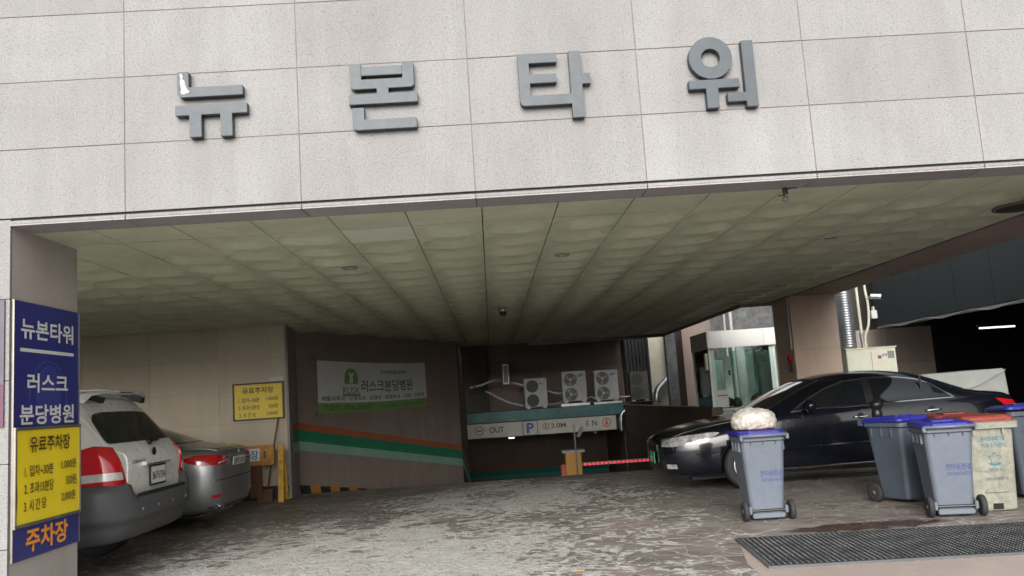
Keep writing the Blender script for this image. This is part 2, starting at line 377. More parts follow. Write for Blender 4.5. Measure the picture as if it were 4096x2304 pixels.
# flat print: text laid out in a w x h box
def text(body, o, ex, ey, wd, ht, m, parent, bold=.0, world=False, name='lettering', thick=0., fit=True):
    cu = bpy.data.curves.new('t', 'FONT'); cu.body = body; cu.size = 1; cu.resolution_u = 3; cu.offset = bold; cu.align_x = 'LEFT'
    t = bpy.data.objects.new('t', cu); COL.objects.link(t)
    dg = bpy.context.evaluated_depsgraph_get(); me = bpy.data.meshes.new_from_object(t.evaluated_get(dg))
    bpy.data.objects.remove(t); bpy.data.curves.remove(cu)
    me.name = name; me.materials.clear()
    if not me.vertices: return None
    xs = [v.co.x for v in me.vertices]; ys = [v.co.y for v in me.vertices]
    x0, x1, y0, y1 = min(xs), max(xs), min(ys), max(ys)
    sx = wd/(x1-x0); sy = ht/(y1-y0)
    if not fit: sx = sy = min(sx, sy)
    o = Vector(o); ex = Vector(ex).normalized(); ey = Vector(ey).normalized(); nn = ex.cross(ey)
    for v in me.vertices: v.co = o+ex*((v.co.x-(x0+x1)/2)*sx)+ey*((v.co.y-(y0+y1)/2)*sy)+nn*.003
    return obj(name, me, m, parent, world=world)
def disc2d(cx, cy, rx, ry=None, n=24): ry = ry or rx; return [(cx+rx*math.cos(2*math.pi*i/n), cy+ry*math.sin(2*math.pi*i/n)) for i in range(n)]
def flat(pts, o, ex, ey, m, parent, name, lift=.003, world=False, thick=.002):
    o = Vector(o); ex = Vector(ex).normalized(); ey = Vector(ey).normalized(); nn = ex.cross(ey)
    return MB().prism(pts, lambda a, b, c: tuple(o+ex*a+ey*b+nn*c), lift-thick, lift).build(name, m, parent, world=world)
def ring_pts(mb, o, ex, ey, r0, r1, c0, c1, n=24):
    o = Vector(o); ex = Vector(ex).normalized(); ey = Vector(ey).normalized(); nn = ex.cross(ey); vs = []
    for r, c in ((r0, c0), (r1, c0), (r1, c1), (r0, c1)):
        vs += [o+ex*r*math.cos(2*math.pi*i/n)+ey*r*math.sin(2*math.pi*i/n)+nn*c for i in range(n)]
    fs = []
    for k in range(4): fs += [(k*n+i, k*n+(i+1) % n, ((k+1) % 4)*n+(i+1) % n, ((k+1) % 4)*n+i) for i in range(n)]
    return mb.add(vs, fs)
def project(p):
    q = Vector(p)-CAM; z = q.dot(fw); return (512+848.6*q.dot(r2)/z, 288-848.6*q.dot(u2)/z, z)

ZC = 2.9195          # ceiling level
ZP = 2.9695          # lower edge of the facade slabs
PW, PH = 1.3, .5225  # facade slab grid
EX, EY, EZ = Vector((1, 0, 0)), Vector((0, 1, 0)), Vector((0, 0, 1))

# ================================================================== SETTING
YC = 9.05   # crest of the ramp
g = MB()
g.sheet([(-80, -80, 0), (80, -80, 0), (80, YC, 0), (-80, YC, 0)])
g.sheet([(4.75, YC, 0), (80, YC, 0), (80, 90, 0), (4.75, 90, 0)])
g.sheet([(-80, YC, 0), (-3.62, YC, 0), (-3.62, 90, 0), (-80, 90, 0)])
tag(g.build('ground', GROUND), kind='structure')
tag(MB().sheet([(-80, -4.2, .004), (80, -4.2, .004), (80, -1.05, .004), (-80, -1.05, .004)]).build('bounce_footpath', granite('bounce_concrete', (.42, .40, .38), (.36, .34, .32), (.5, .48, .46), .4)), kind='structure')  # unseen pale strip added to bounce light up to the ceiling
tag(MB().sheet([(-80, -80, .004), (80, -80, .004), (80, -4.2, .004), (-80, -4.2, .004)]).build('road', mat('road_asphalt', (.13, .13, .135), .8, var=.2)), kind='structure')
r = MB()
prof = [(YC, 0), (YC+.3, -.03), (YC+.9, -.105), (YC+4, -.52), (24.8, -2.16), (36, -3.6)]
for (ya, za), (yb, zb) in zip(prof, prof[1:]): r.sheet([(-3.62, ya, za), (4.75, ya, za), (4.75, yb, zb), (-3.62, yb, zb)])
tag(r.build('ramp', ASPH), kind='structure')

# grating and the pale concrete strip in front of it (set slightly askew to the facade)
GA = -.085
gx = Vector((1, GA, 0)).normalized(); gy = Vector((-GA, 1, 0)).normalized()
def gp(u, v, z=0.): return tuple(Vector((2.07, .40, z))+gx*u+gy*v)
pv = MB().sheet([gp(-.14, -1.6, .004), gp(6.5, -1.6, .004), gp(6.5, 1.30, .004), gp(-.0, 1.30, .004), gp(-.14, .2, .004)])
tag(pv.build('pavement', PAVE), kind='structure')

# ---- ceiling: a dark backing with coffered tiles hung below it
TX0, TT, TY1 = .0412, .6067, .869
CL, CR = TX0-15*TT, TX0+9*TT
NR = 27
CE = TY1+NR*TT
YE = TY1+15*TT; CR2 = TX0+8*TT   # beyond YE the roof stops one tile short
ceil = tag(MB().box(CL, CR, .29, YE, ZC+.07, ZC+.10).box(CL, CR2, YE, CE, ZC+.07, ZC+.10).build('ceiling', DARKGAP), kind='structure')
def tile_mesh(flat_=False, depth=TT):
    e = .0045; h = TT/2-e; hy = depth/2-e; n = 32; mb = MB()
    if flat_: return MB().box(-h, h, -hy, hy, 0, .012).mesh('ceiling_tile')
    vs = []; fs = []
    # square rim sampled at the same angles as the circles
    for i in range(n):
        a = 2*math.pi*i/n; c, s = math.cos(a), math.sin(a); k = h/max(abs(c), abs(s)); vs.append((k*c, k*s, 0))
    for rr, z in ((.285, 0.), (.272, .010), (.215, .050), (.195, .056)): vs += [(rr*math.cos(2*math.pi*i/n), rr*math.sin(2*math.pi*i/n), z) for i in range(n)]
    for k in range(4): fs += [(k*n+i, k*n+(i+1) % n, (k+1)*n+(i+1) % n, (k+1)*n+i) for i in range(n)]
    fs.append(tuple(range(4*n, 5*n)))
    m0 = len(vs)   # rim return upward
    vs += [(x, y, .014) for x, y, z in vs[:n]]; fs += [(i, m0+i, m0+(i+1) % n, (i+1) % n) for i in range(n)]
    return mb.add(vs, fs).mesh('ceiling_tile')
TM = tile_mesh(); TMF = tile_mesh(True); TMF2 = tile_mesh(True)
TM.materials.append(TILE); TMF.materials.append(TILE); TMF2.materials.append(TILENEW)
cand = []
for k in range(-15, 9):
    for j in range(NR):
        if k == 8 and j >= 15: continue
        cx, cy = TX0+(k+.5)*TT, TY1+(j+.5)*TT
        px, py, z = project((cx, cy, ZC))
        vis = -30 < px < 1060 and py > -40 and not (cx < -3.3 and px < 78)
        cand.append((0 if vis else 1, z, k, j, cx, cy))
cand.sort()
rest = MB(); tv = [tuple(v.co) for v in TM.vertices]; tf = [tuple(p.vertices) for p in TM.polygons]
for i, (_, z, k, j, cx, cy) in enumerate(cand):
    if i < 276:
        me = TMF2 if (k, j) == (-2, 0) else (TMF if (k, j) in ((-6, 0), (-5, 0), (-6, 1)) else TM)
        o = obj('ceiling_tile', me, None, ceil); o.location = (cx, cy, ZC+random.uniform(-.0015, .0025)); o.rotation_euler = (random.uniform(-.003, .003), random.uniform(-.003, .003), 0)
    else: rest.add([(x+cx, y+cy, z2+ZC) for x, y, z2 in tv], tf)
tag(rest.build('ceiling_tile', TILE, ceil, recalc=False), kind='stuff')
fw0 = TY1-.305
for k in range(-15, 9):   # cut flat tiles along the front edge
    if k > -9:
        o = obj('border_tile', tile_mesh(True, fw0), TILE, ceil); o.location = (TX0+(k+.5)*TT, .305+fw0/2, ZC+.001)
for me in (TM, ): 
    for p in me.polygons: p.use_smooth = False

# ---- the building front
bld = thing('office_building', 'pale granite office building front over the garage entrance', 'building', (0, 0, 0))
XL, XR = -6*PW, 5*PW
MB().box(XL, XR, .034, .30, ZC+.012, 6.2).build('facade_backing', MORTAR, bld)
for i in range(-5, 5): MB().box(i*PW-.006, i*PW+.006, .004, .033, ZP+.004, ZP+6*PH).build('joint', SEALANT, bld)
for j in range(1, 6): MB().box(XL, XR, .005, .033, ZP+j*PH-.006, ZP+j*PH+.006).build('joint', SEALANT, bld)
MB().box(XL, XR, .30, 4.0, ZC+.12, 6.2).build('upper_wall', STONE, bld)
MB().box(XL, XR, 4.001, YE, ZC+.12, 3.5).build('lowered_roof', STONE, bld)  # unseen mass cut low here so sky light reaches the booth
MB().box(XL, CR2+.04, YE+.001, CE+.02, ZC+.12, 3.5).build('lowered_roof', STONE, bld)
MB().box(XL, 5.12, 18.3, 27.5, 3.75, 6.2).build('light_block', DARKW, bld)  # unseen mass added to keep sky light off the back wall
pm = MB().box(-PW/2+.004, PW/2-.004, 0, .03, .004, PH-.004).mesh('stone_panel'); pm.materials.append(STONE)
for i in range(-6, 5):
    for j in range(0, 6):
        o = obj('stone_panel', pm, None, bld); o.location = ((i+.5)*PW, random.uniform(-.0015, .0015), ZP+j*PH)
MB().box(XL, XR, .0, .033, ZP+6*PH+.004, 6.3).build('upper_facade', STONE, bld)
for i in range(-3, 5):   # slim drip strip and the soffit slabs below the facade
    x0 = i*PW+.003 if i > -3 else -3.44; x1 = (i+1)*PW-.003
    MB().box(x0, x1, -.004, .031, ZC+.006, ZP-.018).build('trim_strip', STONE, bld, bevel=.003)
    MB().box(x0+.001, x1-.001, -.002, .298, ZC-.004, ZC+.005).build('soffit_slab', SOFFIT, bld)
MB().box(XL, XR, .0315, .0335, ZC+.007, ZP+.003).build('groove', mat('groove_shade', (.11, .095, .095), .9), bld)  # dark filler paints in the shade under the slabs

def pillar(label, x0, x1, y0, y1, z0, z1, m, rows, group='stone clad pillars', front=None):  # front: darker stone offsets sunlight in colour, sides stay paler for shade
    t = thing('pillar', label, 'pillar', ((x0+x1)/2, (y0+y1)/2, z0), group=group)
    MB().box(x0+.03, x1-.03, y0+.03, y1-.03, z0, z1).build('core', MORTAR, t, world=True)
    zs = [z0+(z1-z0)*i/rows for i in range(rows+1)]
    for a, b in zip(zs, zs[1:]):
        a += .003; b -= .003
        MB().box(x0, x1, y0, y0+.029, a, b).build('stone_panel', front or m, t, world=True)
        MB().box(x0, x1, y1-.029, y1, a, b).build('stone_panel', m, t, world=True)
        MB().box(x0, x0+.029, y0+.033, y1-.033, a, b).build('stone_panel', m, t, world=True)
        MB().box(x1-.029, x1, y0+.033, y1-.033, a, b).build('stone_panel', m, t, world=True)
    return t
pillar('pale granite pillar at the left edge carrying the blue sign', -4.40, -3.44, .002, 1.02, 0, ZP-.004, PILLAR, 5, front=STONE)
pillar('tan granite pillar right of the guard booth behind the black sedan', 5.50, 6.34, 8.9, 9.85, 0, ZC-.01, TAN, 3)
pillar('far brown granite pillar left of the guard booth', 5.42, 6.24, 17.3, 18.2, 0, 4.6, BACKST, 5)
pillar('granite corner pillar at the right end of the facade', 5.46, 6.40, .002, .95, 0, ZC-.012, PILLAR, 5, front=STONE)

# right edge beam
bm_ = thing('beam', 'long brown stone clad beam along the right edge of the ceiling', 'beam', (5.9, 4, ZC))
for i in range(7):
    MB().box(5.52, 6.36, .32+i*1.24, .32+(i+1)*1.24-.006, ZC-.012, ZC+.02).build('stone_panel', BROWNSTONE, bm_, world=True)
    MB().box(6.362, 6.392, .32+i*1.24, .32+(i+1)*1.24-.006, ZC-.012, ZC+.60).build('stone_panel', BROWNSTONE, bm_, world=True)
MB().box(5.53, 6.36, .31, YE, ZC+.025, ZC+.60).build('core', DARKW, bm_, world=True)
MB().box(CR2+.005, CR2+.06, YE+.06, CE, ZC-.06, ZC+.60).build('far_panel', BROWNSTONE, bm_, world=True)
MB().box(CR2+.005, 6.3, YE+.002, YE+.055, ZC-.06, ZC+.60).build('far_panel', BROWNSTONE, bm_, world=True)
# black edge of the slab at the far end
MB().box(1.2, 5.0, CE+.02, CE+.30, ZC-.10, ZC+.6)
tag(MB().box(1.15, 5.1, CE+.03, CE+.28, ZC-.07, ZC+.7).build('lintel', BLACKPL), 'thin black steel lintel at the far end of the ceiling', 'lintel')

# ---- left beige wall
lw = thing('beige_wall', 'beige stone slab wall behind the parked cars', 'wall', (-6, 8.6, 0))
MB().box(-9.2, -3.46, 8.54, 8.8, 0, ZC+.06).build('core', MORTAR, lw, world=True)
rows = [.22, .76, 1.30, 1.84, 2.38, ZC+.06]
xs = [-9.2, -8.1, -6.95, -5.8, -4.62, -3.46]
for a, b in zip(rows, rows[1:]):
    for c, d in zip(xs, xs[1:]): MB().box(c+.002, d-.002, 8.505+random.uniform(-.001, .001), 8.535, a+.002, b-.002).build('stone_panel', BEIGE, lw, world=True)
MB().box(-9.2, -3.46, 8.515, 8.535, 0, .216).build('skirting', BLACKST, lw, world=True)
MB().box(-3.475, -3.435, 8.47, 8.54, 0, ZC).build('corner_strip', ACFAN, lw, world=True)
sw = tag(MB().box(-9.4, -9.2, 0, 8.8, 0, ZC+.06).build('side_wall', BEIGE), 'beige side wall closing the parking bay at the left', 'wall')

# ---- painted wall along the ramp (bends twice), stripes follow the slope
A0 = Vector((-3.46, 8.80, 0)); A1 = Vector((-3.58, 9.77, 0)); A2 = Vector((-.80, 15.46, 0)); A3 = Vector((-.92, 24.7, 0))
rw = thing('ramp_wall', 'dark brown painted wall with orange and green stripes along the ramp', 'wall', tuple(A1))
def wallseg(p, q, zb0, zb1, zt, name='wall_face', m=BROWN):
    d = (q-p).normalized(); n = Vector((d.y, -d.x, 0)); b = -n*.2
    vs = [p+EZ*zb0, q+EZ*zb1, q+EZ*zt, p+EZ*zt]; vs += [v+b for v in vs]
    MB().add(vs, [(0, 1, 2, 3), (7, 6, 5, 4), (0, 4, 5, 1), (1, 5, 6, 2), (2, 6, 7, 3), (3, 7, 4, 0)]).build(name, m, rw, world=True)
    return n
def band(p, q, z0, z1, lo, hi, m, name, a=0., b=1., lift=.004):
    """painted band from heights z0..(start) to z1..(end)"""
    d = (q-p).normalized(); n = Vector((d.y, -d.x, 0))
    P = p.lerp(q, a); Q = p.lerp(q, b)
    vs = [P+EZ*z0[0], Q+EZ*z1[0], Q+EZ*z1[1], P+EZ*z0[1]]; vs = [v+n*lift for v in vs]
    MB().add(vs, [(0, 1, 2, 3)]).build(name, m, rw, world=True)
wallseg(A0, A1, -.05, -.3, ZC+.06); wallseg(A1, A2, -.6, -1.6, ZC+.06); wallseg(A2, A3, -1.6, -3., ZC+.06, 'return_face', BROWNDK)  # return face takes the darker brown to paint in its shade
for nm, m, s0, s1 in (('orange_stripe', ST_OR, (1.105, 1.235), (.215, .335)), ('green_stripe', ST_GR, (.895, 1.105), (.0, .215)), ('pale_stripe', ST_LT, (.73, .895), (-.17, .0))):
    band(A1, A2, s0, s1, 0, 0, m, nm)
    band(A0, A1, (s0[0]-.01, s0[1]-.01), s0, 0, 0, m, nm)
    dz = -1.33
    band(A2, A3, s1, (s1[0]+dz, s1[1]+dz), 0, 0, m, nm)
for i in range(9):   # hazard boards at the foot of the wall
    L = (A2-A1).length; a, b = (i*.30)/L, (i*.30+.297)/L; sk = .10/L
    d = (A2-A1).normalized(); n = Vector((d.y, -d.x, 0))*.012; zt = .10-i*.045
    def q(u, z): return A1+(A2-A1)*u+n+EZ*z
    MB().add([q(a+sk, -.5), q(b+sk, -.5), q(b-sk*.3, zt-.04), q(a-sk*.3, zt)], [(0, 1, 2, 3)]).build('hazard_stripe', BLACKST if i % 2 == 0 else HAZOR, rw, world=True)

# ---- back of the light well: brown stone wall, portal header, tunnel
bw = thing('back_wall', 'brown stone slab wall behind the air conditioner units', 'wall', (2.5, 26.2, 0))
MB().box(-4.0, 5.1, 26.24, 26.5, .59, 8).build('core', MORTAR, bw, world=True)
for j in range(8):
    for i in range(5):
        x0 = -.05+i*1.02; MB().box(x0+.003, x0+1.02-.003, 26.205, 26.238, .9+j*.75+.003, .9+(j+1)*.75-.003).build('stone_panel', BACKST, bw, world=True)
MB().box(-4.0, -.06, 26.1, 26.238, .9, 8).build('dark_recess', DARKW, bw, world=True)
ledge = tag(MB().box(-.95, 5.02, 24.70, 26.2, .60, .97).build('canopy_ledge', TEAL, bevel=.02), 'teal sheet metal canopy ledge above the clearance sign', 'canopy')
tun = thing('ramp_tunnel', 'dark tunnel mouth at the foot of the ramp', 'tunnel', (2, 25, -2))
MB().box(-4.5, 8, 24.95, 36, .05, .58).build('roof', DARKW, tun, world=True)
MB().box(-4.5, 9, 30.0, 30.3, -4.5, .05).build('far_wall', BROWNDK, tun, world=True)  # darker brown paints in the gloom of the tunnel
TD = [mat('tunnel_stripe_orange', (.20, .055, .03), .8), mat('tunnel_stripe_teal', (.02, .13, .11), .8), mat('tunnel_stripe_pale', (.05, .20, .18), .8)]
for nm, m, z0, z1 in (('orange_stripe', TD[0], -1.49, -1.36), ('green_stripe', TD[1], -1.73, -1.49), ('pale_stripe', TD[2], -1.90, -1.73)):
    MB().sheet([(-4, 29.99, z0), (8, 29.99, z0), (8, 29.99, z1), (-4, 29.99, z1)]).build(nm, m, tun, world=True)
MB().box(4.76, 4.96, 25.0, 30, -4.5, .05).build('side_wall', BROWNDK, tun, world=True)
pw_ = tag(MB().box(4.76, 5.0, 12.2, 24.68, -2.5, .93).build('parapet', BROWNDK), 'low brown parapet wall between the ramp and the guard booth', 'wall')

# right-hand back: dark louvre, pale plaster wall
lv = thing('dark_louvre', 'tall black louvred shaft between brown wall and pale wall', 'louvre', (5.45, 25.6, 0))
MB().box(5.1, 6.04, 25.66, 26.3, .2, 8).build('back_panel', BLACKPL, lv, world=True)
for i in range(7): MB().box(5.12+i*.132, 5.17+i*.132, 25.5, 25.65, .98, 8).build('upright', BLACKPL, lv, world=True)
pl = tag(MB().box(6.05, 7.8, 26.0, 26.3, 0, 8).build('plaster_wall', CREAM), 'pale cream plaster wall with a steel duct in front', 'wall')
gw = tag(MB().box(5.6, 9.6, 20.4, 20.7, 0, 5.5).build('retaining_wall', mat('grey_concrete', (.13, .137, .14), .9, var=.25, grime=.4)), 'grey concrete retaining wall behind the guard booth', 'wall')

# ---- dark garage bay beyond the right edge
gb = thing('neighbour_garage', 'dark neighbouring garage bay on the far right', 'garage', (11, 8, 0))
edges = [2.0, 3.35, 4.65, 5.95, 7.2, 8.45, 9.7, 10.95, 12.1, 13.1]
for a, b in zip(edges, edges[1:]): MB().box(9.0, 9.04, a+.006, b-.006, 2.5+random.uniform(-.01, .01), 5.2).build('metal_panel', DARKPANEL, gb, world=True)
MB().box(9.0, 9.06, 2.0, 13.1, 2.44, 2.485).build('bottom_rail', STEEL, gb, world=True)
MB().box(9.05, 22, 1.8, 26, 4.6, 4.8).build('roof', DARKW, gb, world=True)
MB().box(21.8, 22, 1.8, 26, 0, 4.6).build('wall', DARKW, gb, world=True)
MB().box(10.75, 22, 25.8, 26, 0, 4.6).build('wall', DARKW, gb, world=True)
MB().box(9.05, 22, 1.6, 1.8, 0, 4.6).build('wall', DARKW, gb, world=True)
for i in range(2):
    for j in range(3): MB().box(8.55+i*1.09, 8.55+(i+1)*1.09-.006, 14.0, 14.2, j*.83, (j+1)*.83-.006).build('stone_panel', BROWN, gb, world=True)
MB().box(8.5, 10.75, 14.21, 14.35, 0, 4.6).build('wall', DARKW, gb, world=True)
fl = thing('tube_light', 'lit fluorescent tube under the dark garage roof', 'lamp', (14.8, 18, 2.53))
MB().cyl((14.26, 18, 2.533), (15.31, 18, 2.528), .025).build('tube', TUBE, fl, world=True)
MB().box(14.2, 15.36, 17.96, 18.04, 2.575, 2.63).build('housing', BLACKPL, fl, world=True)
MB().cyl((14.4, 18, 2.63), (14.4, 18, 4.6), .008, n=6).build('rod', BLACKPL, fl, world=True); MB().cyl((15.2, 18, 2.63), (15.2, 18, 4.6), .008, n=6).build('rod', BLACKPL, fl, world=True)
# wire bundle along the lower rail of the dark panels
pts = [(8.97, 13.0-i*.55, 2.45+.03*math.sin(i*2.1)) for i in range(20)]
tag(MB().tube(catmull(pts, 4), .012, 6).build('cable', mat('cable_grey', (.25, .25, .24), .6)), 'loose grey cable bundle along the lower edge of the dark panels', 'cable')

# ================================================================== FACADE LETTERS (raised metal)
def letter(label, polys, holes=(), extra=()):
    """polys: outlines in (X, Z) on the facade; each becomes a solid stroke"""
    xs = [p[0] for q in polys for p in q]; zs = [p[1] for q in polys for p in q]
    t = thing('sign_letter', label, 'sign letter', ((min(xs)+max(xs))/2, 0, min(zs)), group='raised letters on the facade')
    for q in polys:
        MB().prism(q, lambda a, b, c: (a, c, b), -.064, -.003).build('stroke', LETTER, t, bevel=.0025, world=True)
    for q, m, nm in extra: MB().prism(q, lambda a, b, c: (a, c, b), -.066, -.0635).build(nm, m, t, world=True)
    return t
peel = [(-2.165, 3.985), (-2.150, 3.992), (-2.138, 3.970), (-2.146, 3.95), (-2.128, 3.935), (-2.122, 3.90), (-2.112, 3.872), (-2.103, 3.86), (-2.090, 3.852), (-2.098, 3.838), (-2.118, 3.835), (-2.132, 3.826), (-2.148, 3.83), (-2.158, 3.84), (-2.152, 3.87), (-2.158, 3.90), (-2.163, 3.93), (-2.157, 3.95)]
letter('leftmost raised grey letter with a white peeled patch', [
    [(-2.183, 4.004), (-2.098, 4.004), (-2.098, 3.882), (-1.697, 3.880), (-1.697, 3.805), (-2.150, 3.805), (-2.166, 3.810), (-2.179, 3.822), (-2.183, 3.840)],
    [(-2.201, 3.743), (-1.668, 3.743), (-1.668, 3.664), (-1.780, 3.664), (-1.780, 3.490), (-1.868, 3.490), (-1.868, 3.664), (-2.008, 3.664), (-2.008, 3.494), (-2.098, 3.494), (-2.098, 3.664), (-2.201, 3.664)]],
    extra=[(peel, PEEL, 'peeled_patch')])
def strip(x0, x1, z0, z1): return [(x0, z1), (x1, z1), (x1, z0), (x0, z0)]
letter('second raised grey letter with a slot through its top', [
    [(-.893, 3.994), (-.808, 3.994), (-.808, 3.897), (-.808, 3.868), (-.497, 3.868), (-.497, 3.990), (-.412, 3.990), (-.412, 3.822), (-.416, 3.806), (-.434, 3.793), (-.607, 3.793), (-.607, 3.754), (-.391, 3.754), (-.391, 3.675), (-.908, 3.675), (-.908, 3.754), (-.695, 3.754), (-.695, 3.793), (-.868, 3.793), (-.888, 3.806), (-.893, 3.822)],
    strip(-.806, -.499, 3.897, 3.967),
    [(-.887, 3.648), (-.797, 3.648), (-.797, 3.553), (-.407, 3.553), (-.407, 3.475), (-.852, 3.475), (-.874, 3.482), (-.887, 3.505)]])
letter('third raised grey letter with a short spur at its right', [
    [(.381, 4.001), (.677, 4.001), (.677, 3.924), (.463, 3.924), (.463, 3.836), (.667, 3.836), (.667, 3.765), (.463, 3.765), (.463, 3.670), (.771, 3.670), (.771, 4.006), (.860, 4.006), (.860, 3.824), (.925, 3.824), (.925, 3.742), (.860, 3.742), (.860, 3.480), (.771, 3.480), (.771, 3.590), (.412, 3.590), (.391, 3.598), (.381, 3.620)]])
t = letter('rightmost raised grey letter with a round ring on top', [
    [(1.673, 3.718), (2.061, 3.718), (2.061, 3.648), (1.893, 3.648), (1.893, 3.493), (1.800, 3.493), (1.800, 3.648), (1.673, 3.648)],
    [(2.103, 4.016), (2.192, 4.016), (2.192, 3.490), (2.103, 3.490), (2.103, 3.535), (1.960, 3.535), (1.960, 3.605), (2.103, 3.605)]])
mb = MB(); ring_pts(mb, (1.857, -.064, 3.89), EX, EZ, .073, .167, 0, -.061, 48); mb.build('stroke', LETTER, t, bevel=.002, world=True)

# ================================================================== SIGNS
# blue sign on the inner side of the left pillar (faces +X); ex runs inward (+Y)
SX = -3.437
bs = thing('pillar_sign', 'tall dark blue sign board with white lettering on the left pillar', 'sign', (SX, .52, .49))
MB().box(SX, SX+.014, .035, 1.012, .49, 2.372).build('board', BLUE, bs, bevel=.002, world=True)
for y0, y1, z0, z1 in ((.027, .035, .49, 2.372), (1.012, 1.02, .49, 2.372)): MB().box(SX, SX+.018, y0, y1, z0, z1).build('edge_trim', FRAME, bs, world=True)
bo = lambda y, z: (SX+.0145, y, z)
c0 = (SX+.0135, .53, 1.66)
mb = MB(); ring_pts(mb, c0, EY, EZ, .27, .285, .001, .003, 40); mb.build('emblem_ring', FADED, bs, world=True)
flat(disc2d(0, 0, .18, .25), c0, EY, EZ, FADED, bs, 'emblem', .0025, True)
text('뉴본타워', bo(.515, 2.172), EY, EZ, .79, .155, WHITE, bs, .022, True)
flat(rrect(-.40, .40, -.013, .013, .004), bo(.515, 2.01), EY, EZ, WHITE, bs, 'rule', .003, True)
text('러스크', bo(.515, 1.768), EY, EZ, .61, .145, WHITE, bs, .022, True)
text('분당병원', bo(.515, 1.53), EY, EZ, .81, .15, WHITE, bs, .022, True)
text('주차장', bo(.515, .615), EY, EZ, .62, .17, ORANGE, bs, .03, True)
ys = thing('fee_sign', 'bright yellow parking fee sign fixed over the blue pillar sign', 'sign', (SX+.03, .55, .77))
# slightly bent sheet
mb = MB(); nu, nv = 10, 10; vs = []
for i in range(nu+1):
    for j in range(nv+1):
        u, v = i/nu, j/nv; vs.append((SX+.024+.008*math.sin(v*5+u)*(1-u), .055+.945*u+.010*math.sin(v*6.2)*(1-u), .745+.672*v))
mb.add(vs, [(i*(nv+1)+j, (i+1)*(nv+1)+j, (i+1)*(nv+1)+j+1, i*(nv+1)+j+1) for i in range(nu) for j in range(nv)])
mb.build('sheet', YEL, ys, smooth=True, world=True)
for y0, y1, z0, z1 in ((.03, .055, .722, 1.44), (.995, 1.012, .722, 1.44), (.055, .995, .722, .744), (.055, .995, 1.418, 1.44)): MB().box(SX+.0145, SX+.034, y0, y1, z0, z1).build('frame_bar', FRAME, ys, bevel=.003, world=True)
yo = lambda y, z: (SX+.0335, y, z)
text('유료주차장', yo(.52, 1.31), EY, EZ, .60, .12, INK, ys, .02, True)
for k, (a, b) in enumerate((('1. 입차~30분', '1,000원'), ('2. 초과15분당', '500원'), ('3. 시 간 당', '2,000원'))):
    z = 1.118-.125*k
    text(a, yo(.355 if k < 2 else .30, z), EY, EZ, (.41, .415, .31)[k], .085, INK, ys, .012, True)
    text(b, yo((.80, .84, .795)[k], z+.012), EY, EZ, (.24, .165, .22)[k], .08, INK, ys, .012, True)
ps = thing('poster', 'purple poster at the very left edge on the pillar front', 'poster', (-3.9, -.01, 1.45))
MB().box(-4.25, -3.468, -.014, -.003, 1.75, 2.366).build('upper_field', PURP, ps, world=True); MB().box(-4.25, -3.468, -.014, -.003, 1.45, 1.747).build('lower_field', MAG, ps, world=True)
# yellow fee sign on the beige wall
fs_ = thing('fee_sign', 'dim yellow parking fee sign on the beige wall', 'sign', (-3.95, 8.49, 1.35))
MB().box(-4.355, -3.545, 8.475, 8.49, 1.365, 1.94).build('sheet', YEL2, fs_, world=True)
for x0, x1, z0, z1 in ((-4.385, -4.355, 1.335, 1.97), (-3.545, -3.515, 1.335, 1.97), (-4.355, -3.545, 1.335, 1.363), (-4.355, -3.545, 1.942, 1.97)): MB().box(x0, x1, 8.462, 8.5, z0, z1).build('frame_bar', FRAMEDK, fs_, bevel=.003, world=True)
so = lambda x, z: (x, 8.4745, z)
text('유료주차장', so(-3.955, 1.84), EX, EZ, .53, .105, INK, fs_, .02, True)
for k, (a, b) in enumerate((('1. 입차~30분', '1,000원'), ('2. 초과15분당', '500원'), ('3. 시 간 당', '2,000원'))):
    text(a, so((-4.11, -4.11, -4.14)[k], 1.68-.125*k), EX, EZ, (.36, .36, .28)[k], .08, INK, fs_, .012, True)
    text(b, so((-3.72, -3.70, -3.725)[k], 1.69-.125*k), EX, EZ, (.20, .15, .19)[k], .075, INK, fs_, .012, True)
tag(MB().box(-3.76, -3.525, 8.49, 8.503, 1.985, 2.05).build('notice_plate', PAPER), 'small white plate above the yellow wall sign', 'plate')
for x, y, z, l in ((-4.47, 8.503, .93, 'small white wall switch on the beige wall behind the silver car'), ):
    sp_ = thing('wall_switch', l, 'switch', (x, y, z)); MB().box(x-.035, x+.035, y-.012, y, z-.06, z+.06).build('plate', WHITE, sp_, bevel=.004, world=True); MB().box(x-.012, x+.012, y-.018, y-.012, z-.025, z+.025).build('rocker', WHITE, sp_, bevel=.002, world=True)
# cloth banner on the brown wall
d = (A2-A1).normalized(); n = Vector((d.y, -d.x, 0))
bn = thing('banner', 'white and green hospital banner hung on the dark brown wall', 'banner', tuple(A1+d*2.6+n*.03+EZ*1.4))
def bpt(u, v, lift=0.):   # u 0..1 along, v 0..1 up
    sag = -.035*math.sin(math.pi*u)*(1-.2*v); bow = .03*math.sin(math.pi*u*2.)*v
    return A1+d*(.56+4.12*u)+n*(.03+bow+.012*math.sin(9*u+2*v)+lift)+EZ*(1.38+1.01*v+sag)
def bgrid(u0, u1, v0, v1, m, nm, lift=0.):
    mb = MB(); a, b = 24, 6; vs = [bpt(u0+(u1-u0)*i/a, v0+(v1-v0)*j/b, lift) for i in range(a+1) for j in range(b+1)]
    return mb.add(vs, [(i*(b+1)+j, (i+1)*(b+1)+j, (i+1)*(b+1)+j+1, i*(b+1)+j+1) for i in range(a) for j in range(b)]).build(nm, m, bn, smooth=True, world=True)
bgrid(0, 1, .19, 1, BANNERW, 'cloth'); bgrid(0, 1, 0, .19, BANNERG, 'green_band')
